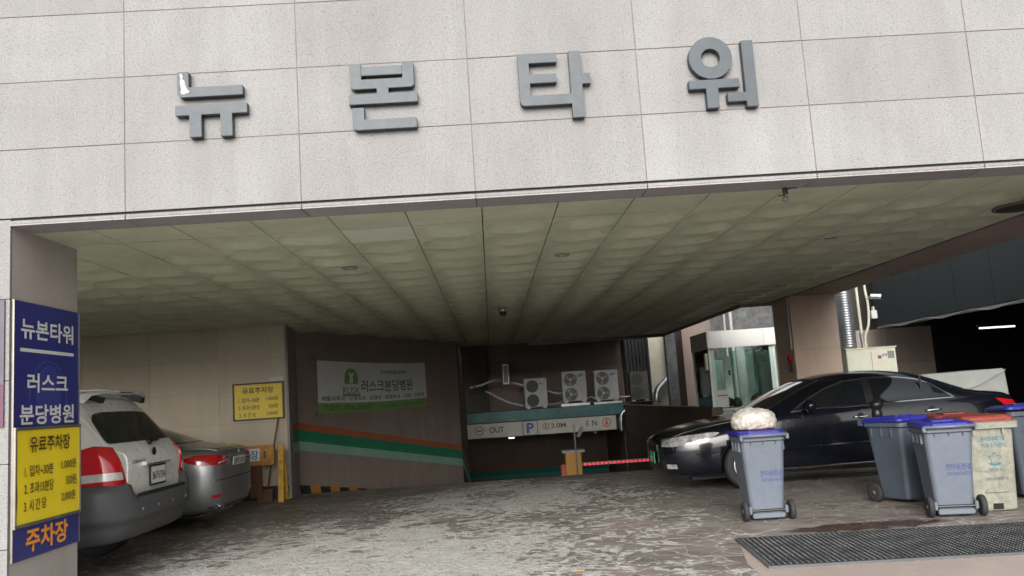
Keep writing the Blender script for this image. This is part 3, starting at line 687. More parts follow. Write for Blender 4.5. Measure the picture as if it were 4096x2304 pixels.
def btext(body, u, v, wd, ht, m, bold):
    o = text(body, (0, 0, 0), EX, EZ, wd, ht, m, bn, bold)
    if o is None: return
    for vv in o.data.vertices: vv.co = bpt(u+vv.co.x/4.12, v+vv.co.z/1.01, .010)
    o.location = -bn.location
btext('러스크분당병원', .60, .52, 2.02, .25, BANNERT, .012)
btext('국가지정재활전문병원', .66, .80, 1.05, .085, BANNERK, .01)
btext('재활의학과 · 신경외과 · 신경과 · 정형외과 · 내과 · 한방과', .495, .275, 3.9, .09, BANNERK, .012)
btext('T.031-716-0007', .235, .09, 1.65, .115, BANNERT, .01)
btext('자동차보험지정 · 산재보험지정병원', .73, .09, 1.75, .075, BANNERT, .006)
btext('RUSK', .265, .43, .60, .13, BANNERW and BANNERT, .0)
dome = [(-.24, 0), (.24, 0)]+[(.24*math.cos(a), .10+.22*math.sin(a)) for a in [math.pi*i/14 for i in range(15)]]
for pts, m, nm, lf in ((dome, BANNERG, 'emblem', .009), ([(-.06, .02), (.06, .02), (.05, .16), (.11, .2), (.06, .24), (0, .2), (-.06, .24), (-.11, .2), (-.05, .16)], BANNERW, 'emblem_tree', .011), (rrect(-.31, .31, -.245, -.20, .005), BANNERG, 'emblem_rule', .009)):
    MB().add([bpt(.265+x/4.12, .56+z/1.01, lf) for x, z in pts], [tuple(range(len(pts)))]).build(nm, m, bn, world=True)
for u, v in ((0, 1), (1, 1), (0, 0), (1, 0)):
    e = bpt(u, v); MB().cyl(e, e+d*(.12 if u else -.12)+EZ*(.06 if v else -.06), .006, n=6).build('tie', BLACKPL, bn, world=True)

# ================================================================== CEILING FITTINGS
def downlight(x, y, label, r=.085):
    t = thing('downlight', label, 'lamp', (x, y, ZC+.046), group='round downlights in the ceiling')
    mb = MB(); ring_pts(mb, (0, 0, 0), EX, -EY, r*.72, r, -.02, .010, 24); mb.build('trim_ring', ACWHITE, t)
    MB().lathe([(.001, -.008), (r*.45, 0), (r*.70, .03), (r*.70, .05)], (0, 0, 0), EZ, 20).build('bulb', WHITE, t, smooth=True)
for x, y, l in ((-1.46, 3.15, 'round ceiling downlight nearest the pale replaced tile'), (.915, 3.15, 'round ceiling downlight near the middle of the entrance'), (3.93, 3.05, 'round ceiling downlight at the right over the black sedan'), (-.30, 5.17, 'round ceiling downlight in the second row, right of its neighbour'), (-1.53, 5.16, 'round ceiling downlight in the second row, left of its neighbour')):
    downlight(x, y, l)
t = thing('ceiling_opening', 'dark round open hole in the ceiling at the right edge', 'ceiling hole', (5.22, 1.62, ZC-.006))
MB().lathe([(.24, -.006), (.24, .0), (.001, .0005)], (0, 0, 0), EZ, 32).build('hole_shade_disc', HOLESHADE, t); mb = MB(); ring_pts(mb, (0, 0, 0), EX, -EY, .232, .262, -.006, .014, 32); mb.build('rim', mat('rim_dark', (.12, .11, .09), .6), t)  # black disc paints in the dark of the opening; no hole cut
t = thing('dome_camera', 'small dark dome camera on the ceiling above the ramp', 'camera', (.307, 8.07, ZC))
MB().cyl((0, 0, 0), (0, 0, -.04), .07, n=20).build('base', STEEL, t, smooth=False); MB().lathe([(.065, -.04), (.062, -.075), (.045, -.105), (.001, -.118)], (0, 0, 0), EZ, 20).build('dome', BLACKPL, t, smooth=True)
t = thing('cable_knot', 'small black knot of wire hanging from the soffit edge', 'wire', (2.44, .27, ZC), scale=.72)
MB().cyl((0, 0, 0), (.005, 0, -.075), .028, n=10).build('clamp', BLACKPL, t)
MB().tube(catmull([(.02, 0, -.02), (.08, 0, -.01), (.13, -.01, -.015)], 5), .006, 6).build('wire_end', BLACKPL, t); MB().tube(catmull([(-.08, 0, -.09), (-.03, 0, -.085), (.01, 0, -.10), (.03, 0, -.13), (.0, 0, -.155), (-.03, 0, -.135), (-.015, 0, -.10)], 5), .007, 6).build('wire_loop', BLACKPL, t)

# ================================================================== PORTAL FITTINGS
YB = 24.66
sb = thing('clearance_sign', 'long cream signboard reading OUT P 2.0M IN over the ramp', 'sign', (1.75, YB, .07))
MB().box(-.96, 4.45, YB, YB+.10, .07, .575).build('board', SIGNCREAM, sb, bevel=.004, world=True)
so = lambda x, z, l=0: (x, YB-.002-l, z)
def ringsign(x, z, r, m):
    mb = MB(); ring_pts(mb, (x, YB, z), EX, EZ, r*.80, r, .001, .006, 32); mb.build('ring', m, sb, world=True)
ringsign(-.50, .335, .165, SIGNRED); flat(rrect(-.09, .09, -.025, .025, .01), so(-.50, .335), EX, EZ, SIGNDARK, sb, 'bar', .004, True)
text('OUT', so(.13, .34), EX, EZ, .54, .21, SIGNDARK, sb, .02, True)
flat([(-.28, -.25), (.28, -.25), (.28, .25), (-.28, .25)], so(1.34, .325), EX, EZ, SIGNBLUE, sb, 'parking_panel', .003, True)
flat([(-.25, -.235), (.25, -.235), (.25, .235), (-.25, .235)], so(1.34, .325), EX, EZ, SIGNCREAM, sb, 'parking_field', .006, True)
text('P', so(1.34, .325, .005), EX, EZ, .27, .37, SIGNBLUE, sb, .03, True)
ringsign(1.90, .345, .115, SIGNRED); flat([(-.02, -.07), (.02, -.07), (.02, .07), (-.02, .07)], so(1.90, .345), EX, EZ, SIGNDARK, sb, 'arrow', .004, True)
text('2.0M', so(2.355, .355), EX, EZ, .55, .16, SIGNDARK, sb, .02, True)
text('I', so(3.40, .35), EX, EZ, .045, .20, SIGNDARK, sb, .02, True); text('N', so(3.66, .35), EX, EZ, .17, .20, SIGNDARK, sb, .02, True)
ringsign(4.10, .34, .165, SIGNRED); flat([(-.03, .1), (.03, .1), (.03, -.01), (.08, -.01), (0, -.11), (-.08, -.01), (-.03, -.01)], so(4.10, .34), EX, EZ, SIGNRED, sb, 'arrow', .004, True)
t = thing('tube_light', 'short lit tube lamp under the clearance sign', 'lamp', (.65, YB+.2, .03)); MB().box(.54, .75, YB+.1, YB+.2, -.01, .04).build('tube', TUBE, t, world=True); MB().box(.5, .79, YB+.09, YB+.22, .04, .066).build('holder', BLACKPL, t, world=True)

def ac_unit(x0, x1, z0, z1, y, label, brand, rz=0.):
    wd, ht = x1-x0, z1-z0; AW = mat('ac_casing_shaded', (.10, .098, .09), .6, grime=.3) if brand == 'D' else ACWHITE  # unit D carries its shade as a darker casing colour
    t = thing('ac_unit', label, 'air conditioner', ((x0+x1)/2, y, z0), rz, 'outdoor air conditioner units above the ramp')
    MB().box(-wd/2, wd/2, 0, .34, .05, ht).build('casing', AW, t, bevel=.015)
    for sx in (-1, 1): MB().box(sx*wd*.36-.06, sx*wd*.36+.06, .0, .34, 0, .048).build('foot', STEEL, t)
    r = ht*.215; cx = -wd*.15
    for k, cz in enumerate((ht*.265, ht*.74)):
        fn = MB().cyl((cx, -.002, cz), (cx, -.012, cz), r, n=28).build('fan_opening', ACDARK, t)
        mb = MB(); ring_pts(mb, (cx, -.012, cz), EX, EZ, r*.97, r*1.06, 0, .012, 28); mb.build('fan_rim', AW, fn)
        for q in (.35, .52, .69, .85):
            mb = MB(); ring_pts(mb, (cx, -.02, cz), EX, EZ, r*q, r*q+.012, 0, .006, 28); mb.build('grille_ring', ACDARK if brand in 'LD' else ACFAN, fn)
        for a in range(3):
            an = a*2.094+.4*k; c, s = math.cos(an), math.sin(an)
            MB().add([(cx+r*.2*c, -.014, cz+r*.2*s), (cx+r*.85*math.cos(an-.35), -.014, cz+r*.85*math.sin(an-.35)), (cx+r*.85*math.cos(an+.35), -.019, cz+r*.85*math.sin(an+.35))], [(0, 1, 2)]).build('blade', ACDARK if brand in 'LD' else ACFAN, fn)
        MB().cyl((cx, -.012, cz), (cx, -.034, cz), r*.24, n=16).build('hub', ACDARK if brand in 'LD' else AW, fn)
    if brand == 'S':
        flat([(x*math.cos(.18)-z*math.sin(.18), x*math.sin(.18)+z*math.cos(.18)) for x, z in disc2d(0, 0, .115, .042)], (wd*.28, -.001, ht*.86), EX, EZ, SIGNBLUE, t, 'logo', .004)
        text('SAMSUNG', (wd*.28, -.006, ht*.86), EX, EZ, .15, .026, WHITE, t, .01)
    elif brand == 'L':
        flat(disc2d(0, 0, .035), (wd*.22, -.001, ht*.82), EX, EZ, SIGNRED, t, 'logo', .004); text('LG', (wd*.34, -.002, ht*.82), EX, EZ, .075, .05, SIGNDARK, t, .01)
    return t
ac_unit(1.235, 2.07, 1.0, 2.09, 25.05, 'leftmost outdoor AC unit with two dark fans and a red logo dot', 'L', .10)
ac_unit(2.63, 3.52, 1.12, 2.255, 25.05, 'middle outdoor AC unit with a blue oval logo', 'S', .03)
ac_unit(3.82, 4.70, 1.09, 2.225, 25.05, 'right outdoor AC unit with a blue oval logo beside the louvre', 'S', .03)
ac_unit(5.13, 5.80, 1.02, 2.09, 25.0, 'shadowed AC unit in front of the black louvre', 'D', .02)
tag(MB().box(-.95, 5.95, 24.90, 26.0, .975, 1.0).build('unit_shelf', mat('shelf_dark', (.05, .05, .05), .8)), 'dark shelf carrying the air conditioner units', 'shelf')
for x0, x1, z in ((2.55, 3.6, 1.06), (3.75, 4.78, 1.04)): tag(MB().box(x0, x1, 25.0, 25.45, 1.0, z+.03).build('unit_stand', STEEL), 'low steel stand under the %s blue-logo AC unit' % ('middle' if x0 < 3 else 'right'), 'stand')
t = thing('vent_window', 'narrow dark window with white frame left of the AC units', 'window', (.6, 26.0, 1.93))
MB().box(.535, .68, 26.03, 26.06, 2.02, 2.66).build('pane', mat('dark_teal_pane', (.01, .03, .03), .2), t, world=True)
for x0, x1, z0, z1 in ((.49, .533, 1.96, 2.72), (.682, .725, 1.96, 2.72), (.533, .682, 1.96, 2.018), (.533, .682, 2.662, 2.72)): MB().box(x0, x1, 25.99, 26.10, z0, z1).build('frame_bar', BOOTHW, t, world=True)
def pipe(pts, r, m, label, cat='pipe', name='foil_pipe', wob=.12, n=10):
    return tag(MB().tube(catmull(pts, 8), r, n, wob).build(name, m, smooth=True), label, cat)
pipe([(-.75, 25.2, 1.90), (-.3, 25.2, 1.98), (.15, 25.2, 2.12), (.45, 25.3, 2.08)], .055, FOIL, 'foil wrapped pipe left of the narrow window')
pipe([(.75, 25.3, 2.0), (1.0, 25.2, 1.93), (1.25, 25.2, 1.83)], .055, FOIL, 'foil wrapped pipe between the narrow window and the leftmost AC unit')
pipe([(-.2, 25.1, 1.75), (.3, 25.1, 1.45), (.7, 25.1, 1.25), (1.2, 25.1, 1.12)], .04, FOIL, 'thin foil pipe running down to the leftmost AC unit')
pipe([(2.1, 25.3, 1.62), (2.3, 25.25, 1.52), (2.62, 25.25, 1.48)], .05, FOIL, 'foil pipe between the leftmost and middle AC units')
pipe([(2.1, 25.3, 1.12), (2.4, 25.2, 1.12), (2.65, 25.2, 1.2)], .035, FOIL, 'low foil pipe beside the leftmost AC unit')
pipe([(3.55, 25.3, 1.22), (3.68, 25.25, 1.28), (3.82, 25.25, 1.2)], .04, FOIL, 'short foil pipe between the two blue-logo AC units')
pipe([(4.72, 25.3, 1.22), (4.95, 25.25, 1.20), (5.14, 25.25, 1.21)], .04, FOIL, 'foil pipe right of the blue-logo AC units')
for i, (a, b) in enumerate((((-.9, 25, 3.3), (-.55, 25, 1.9)), ((-.85, 25, 3.2), (-.35, 25.1, 2.0)), ((-.75, 25, 3.1), (-.6, 25.1, 1.7)))):
    m_ = [((a[k]+b[k])/2+(.12 if k == 0 else 0)) for k in range(3)]
    pipe([a, m_, b], .014, BLACKPL, ('outer', 'middle', 'inner')[i]+' black cable hanging beside the ramp wall corner', 'cable', 'cable', 0, 6)
# dark window-height box and steel duct by the pale wall
dct = thing('steel_duct', 'thin galvanised duct with an elbow on the pale plaster wall', 'duct', (6.5, 25.5, 1))
MB().cyl((6.74, 25.6, 5), (6.74, 25.6, 1.90), .14, n=20).build('riser', STEEL, dct, smooth=True, world=True)
MB().tube(catmull([(6.74, 25.6, 1.92), (6.62, 25.55, 1.74), (6.27, 25.4, 1.44), (6.14, 25.3, 1.24), (6.11, 25.3, .95)], 5), .13, 16, .03).build('elbow', STEEL, dct, smooth=True, world=True)
for z in (2.75, 1.98): MB().cyl((6.74, 25.6, z), (6.74, 25.6, z+.04), .155, n=20).build('collar', STEEL, dct, world=True)
t = thing('hose_panel', 'grey steel panel with white curled hoses beside the duct', 'panel', (6.75, 25.3, .87))
MB().box(6.58, 6.98, 25.2, 25.25, .87, 1.93).build('sheet', STEEL, t, world=True)
MB().tube(catmull([(6.66, 25.17, 1.75), (6.76, 25.14, 1.82), (6.82, 25.14, 1.7), (6.82, 25.14, 1.4), (6.78, 25.14, 1.3)], 6), .022, 8).build('hose', WHITE, t, smooth=True, world=True); MB().tube(catmull([(6.68, 25.17, 1.05), (6.76, 25.14, 1.12), (6.82, 25.14, 1.0), (6.83, 25.14, .90)], 6), .022, 8).build('hose', WHITE, t, smooth=True, world=True)
t = thing('drain_pipe', 'grey drain pipe with a bend at the right end of the clearance sign', 'pipe', (4.7, 24.6, .1)); MB().tube(catmull([(5.2, 24.5, .85), (4.9, 24.45, .80), (4.66, 24.45, .62), (4.60, 24.45, .4), (4.60, 24.45, -.02)], 6), .07, 12).build('pipe', STEEL, t, smooth=True, world=True); MB().cyl((4.60, 24.45, .40), (4.60, 24.45, .45), .085, n=14).build('collar', STEEL, t, world=True)

# barrier gate on the ramp
t = thing('barrier_gate', 'orange barrier gate box with a red lit boom arm on the ramp', 'barrier', (1.93, 15.1, -.85))
MB().box(1.74, 2.13, 14.92, 15.30, -.88, .0).build('housing', GATEO, t, bevel=.01, world=True); MB().box(1.66, 2.22, 14.86, 15.36, .0, .06).build('cap', ACWHITE, t, bevel=.008, world=True); MB().box(1.62, 1.737, 14.95, 15.2, -.88, -.28).build('side_box', GATER, t, bevel=.01, world=True)
arm = MB().box(2.14, 4.9, 14.95, 15.0, -.34, -.26).build('boom', ACFAN, t, world=True)
for i in range(26): MB().box(2.19+i*.104, 2.24+i*.104, 14.94, 14.949, -.325, -.285).build('led', LEDRED, arm, world=True).location = (0, 0, 0)
t = thing('camera_post', 'thin grey post with a small camera in front of the barrier gate', 'post', (1.87, 13.5, -.5)); MB().cyl((1.875, 13.5, -.62), (1.87, 13.5, .72), .018, n=8).build('post', STEEL, t, world=True)
MB().obox((2.0, 13.45, .56), ((.4, -.4, .8), (.8, .5, -.1), (0, .8, .4)), (.13, .045, .045)).build('camera', ACWHITE, t, bevel=.008, world=True)
t = thing('speed_box', 'small dark box under the clearance sign', 'box', (3.7, 24.6, -.05)); MB().box(3.62, 3.74, 24.7, 24.8, -.03, .066).build('case', BLACKPL, t, world=True); MB().box(3.66, 3.70, 24.69, 24.699, -.01, .03).build('lens', WHITE, t, world=True)

# ================================================================== GUARD BOOTH
YBo = 12.6
bt = thing('guard_booth', 'glass guard booth with white fascia and mint frame', 'booth', (5.62, YBo+.8, 0))
x0, x1, y0, y1 = 4.90, 6.40, YBo, YBo+1.5
MB().box(x0, x1, y0, y1, 0, .85).build('base_wall', CREAM, bt, bevel=.005, world=True)
MB().box(x0-.03, x1+.03, y0-.03, y1+.03, .852, .88).build('sill', BOOTHW, bt, world=True)
for a, b in ((x0-.02, x0+.30), (x0+.304, x1-.25), (x1-.246, x1+.08)): MB().box(a, b, y0-.06, y0-.03, 2.22, 2.60).build('fascia', BOOTHW, bt, bevel=.004, world=True)
MB().box(x0-.02, x0+.01, y0-.028, y1, 2.22, 2.6).build('fascia', BOOTHW, bt, world=True); MB().box(x1+.05, x1+.08, y0-.028, y1, 2.22, 2.6).build('fascia', BOOTHW, bt, world=True)
MB().box(x0+.012, x1+.048, y0-.028, y1, 2.50, 2.512).build('roof', glass_mat('skylit_roof_glass', (.85, .9, .88)), bt, world=True)  # clear roof made up to let sky light into the booth
for (px, py, m) in ((x0, y0, BOOTHW), (x1-.05, y0, BOOTHW), (x0, y1-.05, MINT), (x1-.05, y1-.05, MINT)): MB().box(px, px+.05, py, py+.05, .88, 2.5).build('post', m, bt, world=True)
for px in (x0+.055, x1-.125): MB().box(px, px+.07, y0+.008, y0+.05, .88, 2.5).build('mullion', MINT, bt, world=True)
MB().box(x0+.126, x1-.126, y0+.015, y0+.021, .885, 2.22).build('pane', BOOTHGLASS, bt, world=True)
MB().box(x0+.015, x0+.021, y0+.052, y1-.052, .885, 2.22).build('pane', BOOTHGLASS, bt, world=True); MB().box(x1-.021, x1-.015, y0+.052, y1-.052, .885, 2.22).build('pane', BOOTHGLASS, bt, world=True)
yd = y1-.04
for a, b, c, e in ((x0+.15, x0+.27, .1, 2.08), (x0+.72, x0+.90, .1, 2.08), (x0+.27, x0+.72, 2.0, 2.08)): MB().box(a, b, yd, yd+.05, c, e).build('door_frame', BOOTHW, bt, world=True)
MB().box(x0+.272, x0+.718, yd+.02, yd+.03, .9, 2.0).build('door_pane', glass_mat('door_glass', (.72, .78, .78)), bt, world=True)  # door and rear panes made clear to let in light from behind
MB().box(x0+.91, x1-.06, yd+.02, yd+.03, .9, 2.2).build('rear_pane', glass_mat('rear_pane_glass', (.68, .76, .74)), bt, world=True)
MB().box(x0+.82, x0+.86, yd-.03, yd-.001, 1.62, 1.74).build('door_handle', BLACKPL, bt, world=True)
MB().box(x0+.1, x1-.1, y0+.08, y0+.6, .86, .90).build('desk', WOOD, bt, world=True)
for i, (cx, cz, s, m) in enumerate(((5.35, 1.0, .14, BLACKPL), (5.55, .98, .12, BLACKST), (5.75, .97, .10, CABW), (6.05, 1.05, .18, STICK), (5.2, .95, .07, REDBELL))):
    MB().lathe([(s*.6, -.09), (s, -.04), (s*.9, .05), (s*.45, .11), (s*.1, .13)], (cx, y0+.35, cz), (.1*i-.2, .1, 1), 9).build('desk_item', m, bt, world=True)
flat([(-.13, -.19), (.13, -.19), (.13, .19), (-.13, .19)], (x0+.23, y0+.012, 1.10), EX, EZ, PAPER, bt, 'notice', .004, True); flat([(-.12, -.012), (.12, -.012), (.12, .012), (-.12, .012)], (x0+.23, y0+.006, 1.17), EX, EZ, SIGNRED, bt, 'notice_rule', .004, True)
MB().box(x0-.08, x0-.02, y0+.0, y0+.1, 1.75, 2.12).build('side_box', CABW, bt, bevel=.005, world=True)
# dry twigs and poles seen above the booth
tw = thing('dry_shrub', 'bare dry twigs over the grey wall behind the booth', 'shrub', (7.4, 20, 0))
mb = MB()
for i in range(70):
    x = random.uniform(6.1, 8.6); z = random.uniform(1.6, 3.6); p = Vector((x, 20.1+random.uniform(-.2, .1), z)); q = p+Vector((random.uniform(-.6, .6), random.uniform(-.2, .2), random.uniform(.1, .8))); mb.tube(catmull([p, (p+q)/2+Vector((random.uniform(-.1, .1), 0, random.uniform(-.1, .1))), q], 3), .008, 5)
mb.build('twigs', BARK, tw, world=True); MB().tube([(7.2, 20.1, 0), (7.25, 20.1, 1.4), (7.1, 20.1, 2.6)], .03, 7).build('stem', BARK, tw, world=True)
t = thing('conduit', 'two pale conduits rising behind the booth roof', 'pipe', (7.6, 19.6, 0)); MB().cyl((7.50, 19.6, 0), (7.50, 19.6, 5), .05, n=10).build('pipe', ACWHITE, t, world=True); MB().cyl((7.30, 19.6, 0), (7.30, 19.6, 5), .03, n=10).build('pipe', ACWHITE, t, world=True)

# ================================================================== RIGHT PILLAR FITTINGS
t = thing('alarm_bell', 'small red fire alarm bell on the dark side of the tan pillar', 'alarm', (5.46, 9.1, 1.75)); MB().lathe([(.09, 0), (.09, .03), (.06, .055), (.01, .06)], (5.499, 9.12, 1.79), (-1, 0, 0), 18).build('bell', REDBELL, t, smooth=True, world=True); MB().box(5.44, 5.499, 9.1, 9.14, 1.55, 1.70).build('bracket', BLACKPL, t, world=True)
tag(MB().cyl((5.478, 8.96, 1.95), (5.478, 8.96, 2.9), .018, n=8).build('conduit', ACWHITE), 'thin pale conduit on the dark edge of the tan pillar', 'pipe')
sd = thing('spiral_duct', 'large spiral wound steel duct right of the tan pillar', 'duct', (7.04, 10.2, 1.9))
prof_ = []
for i in range(60):
    z = i*.05; prof_ += [(.150, z), (.150, z+.04), (.154, z+.045)]
MB().lathe(prof_, (7.05, 10.2, 1.93), EZ, 32).build('duct', mat('spiral_steel', (.30, .32, .34), .42, .85, var=.15, scale=6), sd, smooth=True, world=True)
t = thing('conduit', 'straight pale pipe beside the spiral duct', 'pipe', (7.3, 10.2, 2)); MB().cyl((7.29, 10.15, 4.8), (7.31, 10.15, 2.2), .028, n=10).build('pipe', CABW, t, world=True); MB().cyl((7.31, 10.15, 2.22), (7.33, 10.15, 1.9), .045, n=10).build('socket', STEEL, t, world=True)
pipe([(7.44, 10.1, 4.8), (7.45, 10.1, 3.2), (7.47, 10.08, 2.8), (7.44, 10.08, 2.4), (7.35, 10.1, 2.15), (7.345, 10.1, 1.9)], .024, CABW, 'bent pale pipe right of the spiral duct', 'pipe', 'conduit', 0)
t = thing('security_camera', 'grey cylinder camera by the bent pipe', 'camera', (7.6, 10.1, 2.9)); MB().cyl((7.50, 10.0, 2.92), (7.68, 9.95, 2.90), .055, n=14).build('body', STEEL, t, world=True); MB().cyl((7.5, 10.0, 2.92), (7.46, 10.1, 2.86), .02, n=8).build('bracket', STEEL, t, world=True)
t = thing('junction_box', 'small white junction box below the cylinder camera', 'box', (7.56, 10.1, 2.5)); MB().box(7.51, 7.62, 10.05, 10.12, 2.49, 2.65).build('case', WHITE, t, bevel=.006, world=True); MB().box(7.54, 7.57, 10.04, 10.1, 2.65, 2.72).build('stub', WHITE, t, world=True)
cb = thing('electric_cabinet', 'cream steel cabinet with small stickers behind the black sedan', 'cabinet', (7.36, 10.3, 0))
MB().box(6.88, 7.84, 9.95, 10.5, 0, 1.91).build('case', CABW, cb, bevel=.01, world=True); MB().box(6.86, 7.86, 9.93, 10.52, 1.91, 1.93).build('top', CABW, cb, world=True)
MB().box(7.355, 7.36, 9.944, 9.949, .1, 1.85).build('door_gap', BLACKPL, cb, world=True)
flat([(-.035, -.03), (.035, -.03), (.035, .03), (-.035, .03)], (7.515, 9.948, 1.735), EX, EZ, SIGNRED, cb, 'red_sticker', .003, True); flat([(-.06, -.07), (.06, -.07), (.06, .07), (-.06, .07)], (7.61, 9.948, 1.77), EX, EZ, PAPER, cb, 'sticker', .003, True); text('감전', (7.61, 9.944, 1.77), EX, EZ, .10, .06, BLACKPL, cb, .02, True)
flat([(-.065, -.07), (.065, -.07), (.065, .07), (-.065, .07)], (7.74, 9.948, 1.77), EX, EZ, ACFAN, cb, 'grey_label', .003, True)
tk = thing('covered_crate', 'grey sheet covered crate behind the boot of the black sedan', 'crate', (8.3, 8.8, 0))
MB().add([(7.45, 8.4, 0), (9.04, 8.4, 0), (9.04, 9.5, 0), (7.45, 9.5, 0), (7.50, 8.42, 1.34), (8.98, 8.42, 1.37), (8.98, 9.5, 1.37), (7.5, 9.5, 1.34)], [(0, 3, 2, 1), (4, 5, 6, 7), (0, 1, 5, 4), (1, 2, 6, 5), (2, 3, 7, 6), (3, 0, 4, 7)]).build('cover', TANKG, tk, bevel=.02, world=True)
MB().tube([(8.0, 8.39, .98), (8.5, 8.385, 1.12), (8.97, 8.39, 1.34)], .012, 6).build('fold', TANKG, tk, world=True)

# ================================================================== LEFT SIDE BITS
t = thing('wooden_barrier', 'orange wooden barrier board on yellow legs against the beige wall', 'barrier', (-4.1, 8.15, 0))
mb = MB().rbox(-4.75, -3.60, 8.02, 8.075, .60, .925, .05, 4, 'xz'); mb.build('board', WOOD, t, bevel=.004, world=True)
for x in (-4.68, -3.50):
    MB().obox((x, 8.06, .45), ((1, 0, 0), (0, 1, -.10), (0, .10, 1)), (.045, .03, .47)).build('leg', WOODY, t, bevel=.006, world=True)
    MB().obox((x+.015, 8.22, .42), ((1, 0, 0), (0, 1, .25), (0, -.25, 1)), (.04, .025, .43)).build('leg', WOODY, t, bevel=.006, world=True)
MB().box(-4.02, -3.82, 8.08, 8.11, .08, .62).build('brace', STICK, t, world=True)
flat([(-.09, -.10), (.09, -.10), (.09, .10), (-.09, .10)], (-3.92, 8.019, .775), EX, EZ, WHITE, t, 'sticker', .003, True); text('장', (-3.92, 8.015, .775), EX, EZ, .14, .15, mat('sticker_blue', (.03, .22, .40), .5), t, .02, True)
flat(rrect(-.02, .02, -.06, .06, .018), (-3.75, 8.019, .77), EX, EZ, STICK, t, 'slot', .003, True); flat(rrect(-.05, .05, -.014, .014, .008), (-4.2, 8.019, .82), EX, EZ, PAPER, t, 'tape', .003, True)
MB().cyl((-3.50, 8.03, .64), (-3.50, 8.012, .64), .014, n=8).build('bolt', BLACKPL, t, world=True)
t = thing('broom', 'thin brown broom handle leaning on the beige wall', 'broom', (-3.72, 8.25, 0)); MB().cyl((-3.80, 8.22, .02), (-3.62, 8.46, 1.36), .014, n=8).build('handle', STICK, t, world=True); MB().obox((-3.81, 8.21, .1), ((1, 0, 0), (0, 1, 0), (0, .18, 1)), (.12, .02, .10)).build('head', STICK, t, world=True)
t = thing('sack', 'blue and white sack on the floor behind the silver car', 'sack', (-4.35, 7.7, 0))
def sackring(z, r, lean): return [(-4.42+lean+r*math.cos(2*math.pi*i/14)*1.2, 7.75+r*math.sin(2*math.pi*i/14), z) for i in range(14)]
levels = [(0, .16, 0), (.06, .22, 0), (.14, .23, .03), (.22, .21, .06), (.30, .17, .09), (.37, .08, .12)]
for k in range(5):
    a = sackring(*levels[k]); b = sackring(*levels[k+1]); MB().add(a+b, [(i, (i+1) % 14, 14+(i+1) % 14, 14+i) for i in range(14)]).build('band', SACKB if k in (2, 4) else SACKW, t, smooth=True, world=True)

# ================================================================== DRAIN GRATING
gr = thing('drain_grating', 'wide black steel drain grating set in the floor at the right', 'grating', gp(2.4, .6))
GW, GD = 5.2, 1.22
def gbox(u0, u1, v0, v1, z0, z1):
    vs = [gp(u, v, z) for z in (z0, z1) for u, v in ((u0, v0), (u1, v0), (u1, v1), (u0, v1))]
    return MB().add(vs, [(0, 3, 2, 1), (4, 5, 6, 7), (0, 1, 5, 4), (1, 2, 6, 5), (2, 3, 7, 6), (3, 0, 4, 7)])
gbox(0, GW, 0, GD, .005, .008).build('shade_plate', HOLESHADE, gr, world=True)  # black sheet above the floor paints in the darkness below the bars
for a in ((-.03, GW, -.03, 0), (-.03, GW, GD, GD+.03), (-.03, 0, 0, GD)): gbox(*a, .004, .024).build('frame_bar', CLAD, gr, world=True)
for i in range(int(GD/.04)+1):
    v = .004+i*.04
    if v < GD-.006: gbox(0, GW, v, v+.007, .008, .0275).build('bearing_bar', GRATEM, gr, world=True)
mb = MB()
for i in range(int(GW/.045)):
    u = .02+i*.045; bx = gbox(u, u+.006, 0, GD, .014, .0245); mb.add(bx.v, bx.f)
tag(mb.build('cross_bars', GRATEM, gr, world=True), kind='stuff')
mb = MB()
for i in range(int(GD/.04)):   # raised serrations on the bars
    for j in range(int(GW/.045)):
        u = .006+j*.045; v = .004+i*.04; vs = [gp(u, v, .028), gp(u+.02, v, .028), gp(u+.02, v+.007, .028), gp(u, v+.007, .028), gp(u+.01, v+.0035, .034)]
        mb.add(vs, [(0, 1, 4), (1, 2, 4), (2, 3, 4), (3, 0, 4)])
tag(mb.build('serration', GRATET, gr, world=True, recalc=False), kind='stuff')

# ================================================================== CARS
def loft(stations, sub=2):
    """stations: (x, [(y,z) x9 from bottom centre to top centre]) -> smooth closed mesh"""
    vs = []; fs = []; n = 2*(len(stations[0][1])-1)
    for x, h in stations:
        ring = [(x, y, z) for y, z in h]+[(x, -y, z) for y, z in h[-2:0:-1]]; vs += ring
    for i in range(len(stations)-1): fs += [(i*n+k, i*n+(k+1) % n, (i+1)*n+(k+1) % n, (i+1)*n+k) for k in range(n)]
    m = (len(stations)-1)*n
    fs += [tuple(range(n-1, -1, -1)), tuple(range(m, m+n))]
    me = bpy.data.meshes.new('loft'); me.from_pydata(vs, [], fs)
    bm = bmesh.new(); bm.from_mesh(me); bmesh.ops.recalc_face_normals(bm, faces=bm.faces); bm.to_mesh(me); bm.free()
    o = bpy.data.objects.new('tmp', me); COL.objects.link(o)
    md = o.modifiers.new('s', 'SUBSURF'); md.levels = sub; md.render_levels = sub
    dg = bpy.context.evaluated_depsgraph_get(); out = bpy.data.meshes.new_from_object(o.evaluated_get(dg))
    bpy.data.objects.remove(o); return out
def cut(me, cutter, m0, m1):
    a = bpy.data.objects.new('a', me); COL.objects.link(a); me.materials.clear(); me.materials.append(m0)
    b = bpy.data.objects.new('b', cutter); COL.objects.link(b); cutter.materials.append(m1)
    md = a.modifiers.new('b', 'BOOLEAN'); md.operation = 'DIFFERENCE'; md.object = b; md.solver = 'EXACT'; md.material_mode = 'TRANSFER'
    dg = bpy.context.evaluated_depsgraph_get(); out = bpy.data.meshes.new_from_object(a.evaluated_get(dg))
    bpy.data.objects.remove(a); bpy.data.objects.remove(b); return out
def bvh_of(me):
    return BVHTree.FromPolygons([v.co.copy() for v in me.vertices], [tuple(p.vertices) for p in me.polygons])
